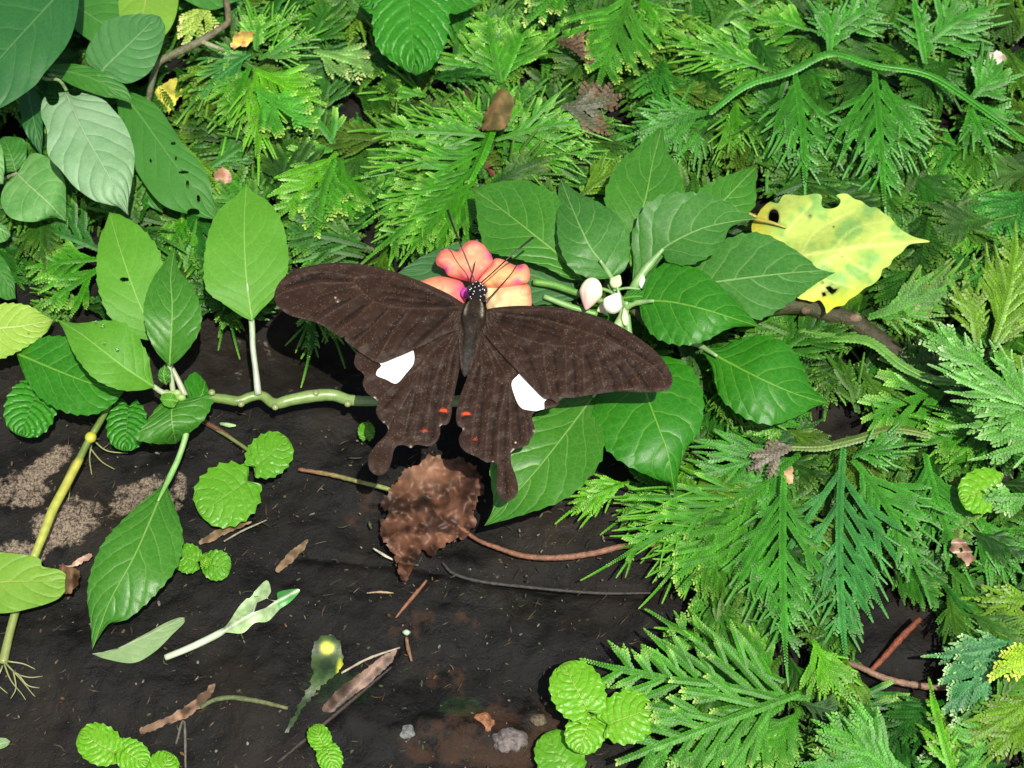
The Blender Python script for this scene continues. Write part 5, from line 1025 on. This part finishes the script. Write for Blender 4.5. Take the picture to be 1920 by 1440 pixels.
flat('dead_leaf', [(808, 850), (835, 862), (862, 858), (895, 880), (905, 920), (885, 950), (893, 985), (862, 1012), (835, 1020), (812, 1042), (790, 1030), (778, 1060), (760, 1088), (745, 1075), (738, 1040), (715, 1010), (712, 985), (728, 960), (712, 940), (735, 915), (762, 880), (785, 870)], 'crumpled wet brown dead leaf on the rock below the butterfly', 'dead leaf', deadc, 1, deadh, step=3.5, mat=M_crumple, jag=1.6)
flat('dead_leaf', [(945, 165), (962, 185), (960, 215), (945, 240), (905, 243), (908, 220), (918, 195), (930, 172)], 'wet olive brown dead leaf curled above the star shaped clump', 'dead leaf', ncol((.07, .06, .015), (.16, .095, .035)), 15, lambda P: 2.5*np.cos((P[:, 0]-P[:, 1]*-.3-1000)*.06), step=3.5)
flat('dead_leaf', [(905, 305), (925, 290), (940, 300), (925, 330), (912, 318)], 'small dark brown dead leaf scrap in the dark gap of the star shaped clump', 'dead leaf', ncol((.05, .02, .01), (.12, .05, .03)), 6, step=4)
flat('dead_leaf', [(405, 322), (420, 315), (433, 330), (428, 355), (412, 372), (403, 350)], 'small pinkish tan dead leaf scrap above the tall single leaf', 'dead leaf', ncol((.28, .14, .08), (.50, .30, .20)), 9, lambda P: 1.5*np.sin(P[:, 1]*.1), step=3.5)
flat('dead_leaf', [(432, 85), (455, 50), (475, 55), (470, 80), (450, 88)], 'yellow and brown dead leaf scrap beside the woody stem at the top', 'dead leaf', ncol((.55, .42, .08), (.28, .13, .04), .06), 15, lambda P: 1.5*np.sin(P[:, 1]*.1), step=3.5)
flat('dead_leaf', [(285, 175), (320, 150), (352, 158), (330, 190), (318, 215), (305, 200), (292, 195)], 'yellow dead leaf scrap between the silvery leaf and the wide frond', 'dead leaf', ncol((.50, .44, .07), (.30, .28, .04)), 8.5, step=4)
flat('dead_leaf', [(1852, 105), (1868, 95), (1885, 108), (1870, 125), (1852, 128)], 'whitish scrap of dead leaf near the upper right corner', 'dead leaf', ncol((.30, .22, .16), (.62, .54, .46)), 12, step=4)
flat('dead_leaf', [(1860, 1005), (1872, 1000), (1885, 1018), (1890, 1040), (1878, 1052), (1858, 1040), (1855, 1020)] if False else [(1785, 1015), (1800, 1008), (1815, 1022), (1828, 1048), (1815, 1062), (1798, 1045), (1782, 1032)], 'ragged pinkish brown scrap caught on the eaten frond', 'dead leaf', ncol((.16, .08, .05), (.36, .23, .15)), 13, lambda P: 1.5*np.sin(P[:, 1]*.15), holes=[[(1798, 1028), (1804, 1026), (1806, 1034), (1800, 1036)]], step=3)
flat('dead_leaf', [(1478, 875), (1487, 882), (1486, 902), (1474, 905), (1470, 890)], 'small orange tan scrap beside the tall blue green frond', 'dead leaf', ncol((.30, .17, .08), (.45, .30, .16)), 12, step=3)
flat('dead_leaf', [(115, 1060), (140, 1065), (152, 1080), (140, 1105), (118, 1112), (112, 1085)], 'dark brown withered tip beside the yellow green leaf at the left edge', 'dead leaf', ncol((.05, .025, .012), (.14, .08, .04)), 10, lambda P: 1.2*np.sin(P[:, 0]*.2), step=3.5)
tag(leaf('fallen_leaf', [(172, 1226), (220, 1215), (280, 1190), (346, 1158)], [(205, 1222), (260, 1195), (310, 1168), (335, 1158)], [(200, 1236), (250, 1243), (290, 1222), (325, 1188), (345, 1168)], [2.5, 5, 5.5, 4], g_under, seed=51, curl=-1), 'pale grey green fallen leaf lying curled on the rock under the drooping leaf tip', 'fallen leaf')
fo = plant('chewed_fallen_leaf', 310, 1232, 2, 'pale upside down fallen leaf with chewed end and long whitish stalk on the rock', 'fallen leaf')
out = [(408, 1190), (428, 1168), (450, 1135), (478, 1108), (500, 1088), (508, 1108), (502, 1122), (520, 1125), (522, 1110), (562, 1105), (545, 1128), (525, 1142), (502, 1165), (478, 1168), (455, 1187), (425, 1186)]
oo = closed(out, 3); P, F = sheet2d(oo, 3.6, [np.array([(482, 1130), (500, 1122), (515, 1128), (498, 1140), (476, 1148)], float)])
md_ = segdist(P, np.array([(408, 1190), (470, 1152), (530, 1122), (562, 1105)], float))
C = lerp((.24, .36, .15), (.34, .46, .24), sm(fbm(np.c_[P, P[:, 0]*0], .05, 3), -.3, .3)[:, None]); C = lerp(C, (.05, .26, .04), sm(P[:, 0]-P[:, 1]*.3, 177, 183)[:, None]); C = lerp(C, (.50, .58, .42), np.exp(-(md_/2.6)**2)[:, None])
mesh('blade', up(P[:, 0], P[:, 1], 4-md_*.06+np.exp(-(md_/3)**2)*.8+1.3*np.sin(P[:, 0]*.05)), F.tolist(), M_dead, fo, col=C)
st(fo, [(310, 1233), (350, 1217), (385, 1201), (412, 1187), (440, 1170)], [2, 3, 4, 4.2, 4], [6, 6.5, 7, 7, 3], (.42, .50, .34), (.42, .52, .32), M_stem)
flat('rotting_leaf', [(590, 1205), (615, 1190), (638, 1205), (643, 1240), (625, 1270), (600, 1290), (575, 1320), (545, 1365), (535, 1372), (560, 1320), (585, 1275), (583, 1240)], 'dark translucent rotting leaf with yellow patches on the rock', 'dead leaf', lambda P: lerp(lerp((.018, .035, .012), (.04, .075, .02), sm(fbm(np.c_[P, P[:, 0]*0], .04, 3), -.3, .3)[:, None]), (.50, .52, .04), np.maximum(np.exp(-(np.hypot((P[:, 0]-613)/13, (P[:, 1]-1215)/12))**4), np.exp(-(np.hypot((P[:, 0]-638)/6, (P[:, 1]-1252)/16))**4))[:, None]), 1.8, lambda P: .5*np.sin(P[:, 1]*.08), step=4)
flat('dry_blade', [(742, 1218), (735, 1240), (700, 1275), (655, 1310), (620, 1335), (606, 1326), (635, 1292), (680, 1258), (710, 1235)], 'brown flat dry blade lying right of the rotting leaf', 'dry blade', ncol((.06, .038, .025), (.22, .14, .10), .03), 2.6, lambda P: .6*np.sin((P[:, 0]+P[:, 1])*.12), step=4, jag=.65)
flat('dry_blade', [(262, 1365), (300, 1350), (330, 1335), (365, 1312), (398, 1283), (402, 1290), (385, 1318), (350, 1345), (310, 1360), (270, 1376)], 'curved tan dry blade near the bottom left of the rock', 'dry blade', ncol((.07, .04, .02), (.24, .15, .09), .04), 2.8, lambda P: .7*np.sin(P[:, 0]*.07), step=3.5, jag=.65)
flat('dry_blade', [(372, 1018), (395, 1000), (430, 985), (470, 976), (462, 984), (425, 1000), (395, 1016)], 'tan dry blade under the pair of dull round leaves', 'dry blade', ncol((.10, .065, .03), (.26, .17, .10), .05), 3, step=3.5, jag=.65)
flat('dry_blade', [(516, 1070), (530, 1048), (555, 1025), (578, 1012), (560, 1042), (530, 1068)], 'short tan dry blade pointing up above the chewed fallen leaf', 'dry blade', ncol((.08, .05, .025), (.20, .13, .07), .05), 2.5, step=3.5, jag=.65)
flat('dry_blade', [(130, 1058), (165, 1038), (172, 1042), (160, 1052), (135, 1063), (110, 1060)], 'pinkish tan dry scrap beside the yellow green leaf', 'dry blade', ncol((.30, .18, .12), (.52, .36, .27), .05), 4, step=3.5, jag=.65)
def twig(lab, pts, h, r, col, col2=None, cat='rootlet', name='rootlet'):
    W = up(pts[0][0], pts[0][1], h[0]); b = B(); b.add(*tube(pts, h, r, 8, col=col, col2=col2, wob=.25, seed=pts[0][0])); o = b.build(name, M_wood); tag(o, lab, cat)
RB = (.17, .075, .04); RB2 = (.10, .045, .025)
twig('brown rootlet running from the left shoot toward the pair of round leaves', [(380, 788), (420, 812), (455, 838), (478, 850)], [2, 2, 2, 2], [4.5, 4.5, 4, 3.5], RB2, RB)
twig('brown rootlet with a green end reaching the dead leaf from the left', [(560, 880), (620, 890), (680, 905), (718, 914), (738, 922)], [1.8, 2.5, 3, 4, 5], [3.5, 4.5, 4.5, 4.5, 4.5], RB, (.20, .26, .07))
twig('long pinkish brown rootlet curving right from the dead leaf under the ferns', [(858, 985), (895, 1012), (930, 1026), (980, 1042), (1040, 1046), (1110, 1038), (1170, 1024), (1240, 1020)], [4, 3, 2.5, 2.5, 3, 4, 5, 5], [4, 4, 5, 5.5, 6, 6, 5.5, 5], RB, (.22, .11, .07))
twig('tan brown rootlet crossing the bare rock gap at lower right', [(1560, 1235), (1610, 1250), (1660, 1272), (1720, 1285), (1790, 1290), (1850, 1280)], [2, 4, 5, 5, 4, 3], [5, 6, 6.5, 6.5, 6, 5], (.20, .12, .08), (.22, .14, .09))
twig('reddish rootlet rising right in the bare rock gap', [(1628, 1262), (1655, 1235), (1690, 1195), (1725, 1160)], [2, 4, 6, 6], [5, 6, 7, 5], (.16, .045, .02))
twig('dark brown creeping stem above the star shaped clump', [(862, 130), (872, 165), (885, 205), (900, 245)], [8, 9, 10, 11], [6, 5, 5, 5], (.05, .025, .02), cat='stem', name='dark_stem')
twig('thin dark crack root lying across the middle of the rock', [(830, 1055), (850, 1075), (900, 1090), (1000, 1102), (1120, 1112), (1220, 1112)], [1.4, 1.4, 1.6, 1.6, 1.6, 2], [3, 3.5, 3, 3, 3, 2], (.04, .035, .032))
twig('thin reddish twig below the dead leaf', [(800, 1088), (782, 1110), (765, 1130), (742, 1158)], [3, 2.6, 2.2, 1.8], [2, 4, 3.5, 1.5], (.20, .08, .04), cat='twig', name='twig')
twig('pale thin straw in front of the dead leaf', [(700, 1028), (722, 1042), (738, 1050)], [2.5, 2.5, 2.5], [1.5, 3, 1.5], (.40, .38, .28), cat='straw', name='straw')
twig('small pale straw alone in the middle left of the rock', [(688, 1112), (712, 1110), (738, 1112)], [2, 2.4, 2], [1, 2.6, 1], (.32, .24, .14), cat='straw', name='straw')
twig('thin grass straws under the pair of dull round leaves', [(420, 1015), (455, 995), (500, 975)], [3, 3.2, 3], [1.5, 2, 1], (.26, .24, .17), cat='straw', name='straw')
twig('whitish thin straw lying on top of the brown flat dry blade', [(640, 1262), (690, 1235), (750, 1214)], [4, 4, 3.5], [2, 2.6, 1.5], (.36, .30, .22), cat='straw', name='straw')
twig('olive curved stalk on the rock near the bottom, left of the rotting leaf', [(376, 1328), (395, 1315), (430, 1308), (480, 1314), (540, 1328)], [3, 3.5, 4, 3.5, 3], [4, 5, 5, 4.5, 3.5], (.07, .10, .04), (.12, .13, .05), cat='stalk', name='mossy_stalk')
twig('thin brown twig hanging in the lower middle of the rock', [(762, 1195), (765, 1215), (772, 1240)], [3, 2.5, 2], [3, 4, 2], (.16, .09, .05), cat='twig', name='twig')
twig('thin dark twig beside the crack under the brown blade', [(735, 1250), (640, 1330), (580, 1380), (520, 1430)], [1.8, 1.6, 1.6, 1.6], [2, 4, 4, 3], (.035, .025, .02), cat='twig', name='twig')
twig('thin straw near the bottom left corner leaves', [(330, 1395), (345, 1350), (348, 1440)], [2, 2.6, 2], [2, 2.6, 2], (.10, .09, .07), cat='straw', name='straw')
twig('pale green scrap lying on the rock between the left shoot and the round leaves', [(412, 794), (428, 797), (442, 798)], [2, 2.6, 2], [2, 5, 2], (.30, .44, .20), cat='leaf scrap', name='leaf_scrap')
twig('tiny whitish speck of lichen in the lower middle of the rock', [(756, 1185), (762, 1186), (768, 1185)], [2, 3, 2], [3, 6, 3], (.42, .55, .38), cat='lichen', name='lichen_speck')
for i, (x, y, r, c, l) in enumerate([(800, 1360, 17, (.16, .055, .03), 'reddish pebble half sunk near the bottom middle'), (762, 1372, 17, (.10, .11, .10), 'grey pebble beside the reddish pebble'), (955, 1388, 30, (.09, .075, .07), 'largest grey brown pebble near the bottom middle'), (905, 1355, 22, (.17, .07, .03), 'rusty orange pebble above the largest pebble'), (1010, 1350, 15, (.07, .055, .03), 'small dark olive pebble right of the rusty one')]):
    p = up(x, y, 1.6); s = pxscale(p); V, F, C = blob(p, (r*s*1.1, r*s*.8, r*s*.38), c, nu=26, nv=18)
    V = V+(V-p)*(fbm((V-p), 500, 3)[:, None]*.30); C = C*(.8+.8*sm(fbm(V, 900, 3), -.3, .3)[:, None]); b = B(); b.add(V, F, C); tag(b.build('pebble', M_wood), l, 'pebble')
wv = plant('woody_vine', 275, 200, 5, 'thin woody vine bending across the top left behind the smooth leaves', 'vine')
st(wv, [(420, -30), (428, 30), (424, 45), (385, 72), (340, 95), (300, 115), (288, 140), (275, 205)], [20, 20, 20, 20, 20, 18, 15, 8], [5, 6, 6, 7.5, 8, 7, 6, 5.5], (.13, .10, .06), (.10, .12, .06), wob=.15)
st(wv, [(368, 74), (395, 85), (420, 94)], [20, 20, 19], [4, 5, 4], (.22, .24, .13))
tag(leaf('fallen_leaf', [(-30, 1400), (0, 1395), (20, 1390)], [(-10, 1385), (10, 1384)], [(-5, 1405), (12, 1400)], [2, 3, 2], g_under, nu=20, nv=4), 'scrap of pale leaf at the left edge near the bottom', 'fallen leaf')
# water drops
for i, (x, y, h, r, l) in enumerate([(180, 604, 33, 3.2, 'water drop near the tip of the pointed left leaf'), (196, 644, 33.5, 3, 'small water drop on the middle of the pointed left leaf'), (220, 656, 33, 3.6, 'larger water drop on the middle of the pointed left leaf'), (192, 612, 33, 4.5, 'largest water drop on the upper margin of the pointed left leaf'), (216, 1072, 18.5, 3.4, 'water drop on the big drooping leaf')]):
    p = up(x, y, h-1.2); s = pxscale(p); b = B(); b.add(*blob(p, (r*s, r*s, r*s*.7), (1, 1, 1), nu=16, nv=12)); tag(b.build('water_drop', M_water), l, 'water drop', 'water drops on leaves')
for o in sc.objects:
    if '_b' in o: del o['_b']
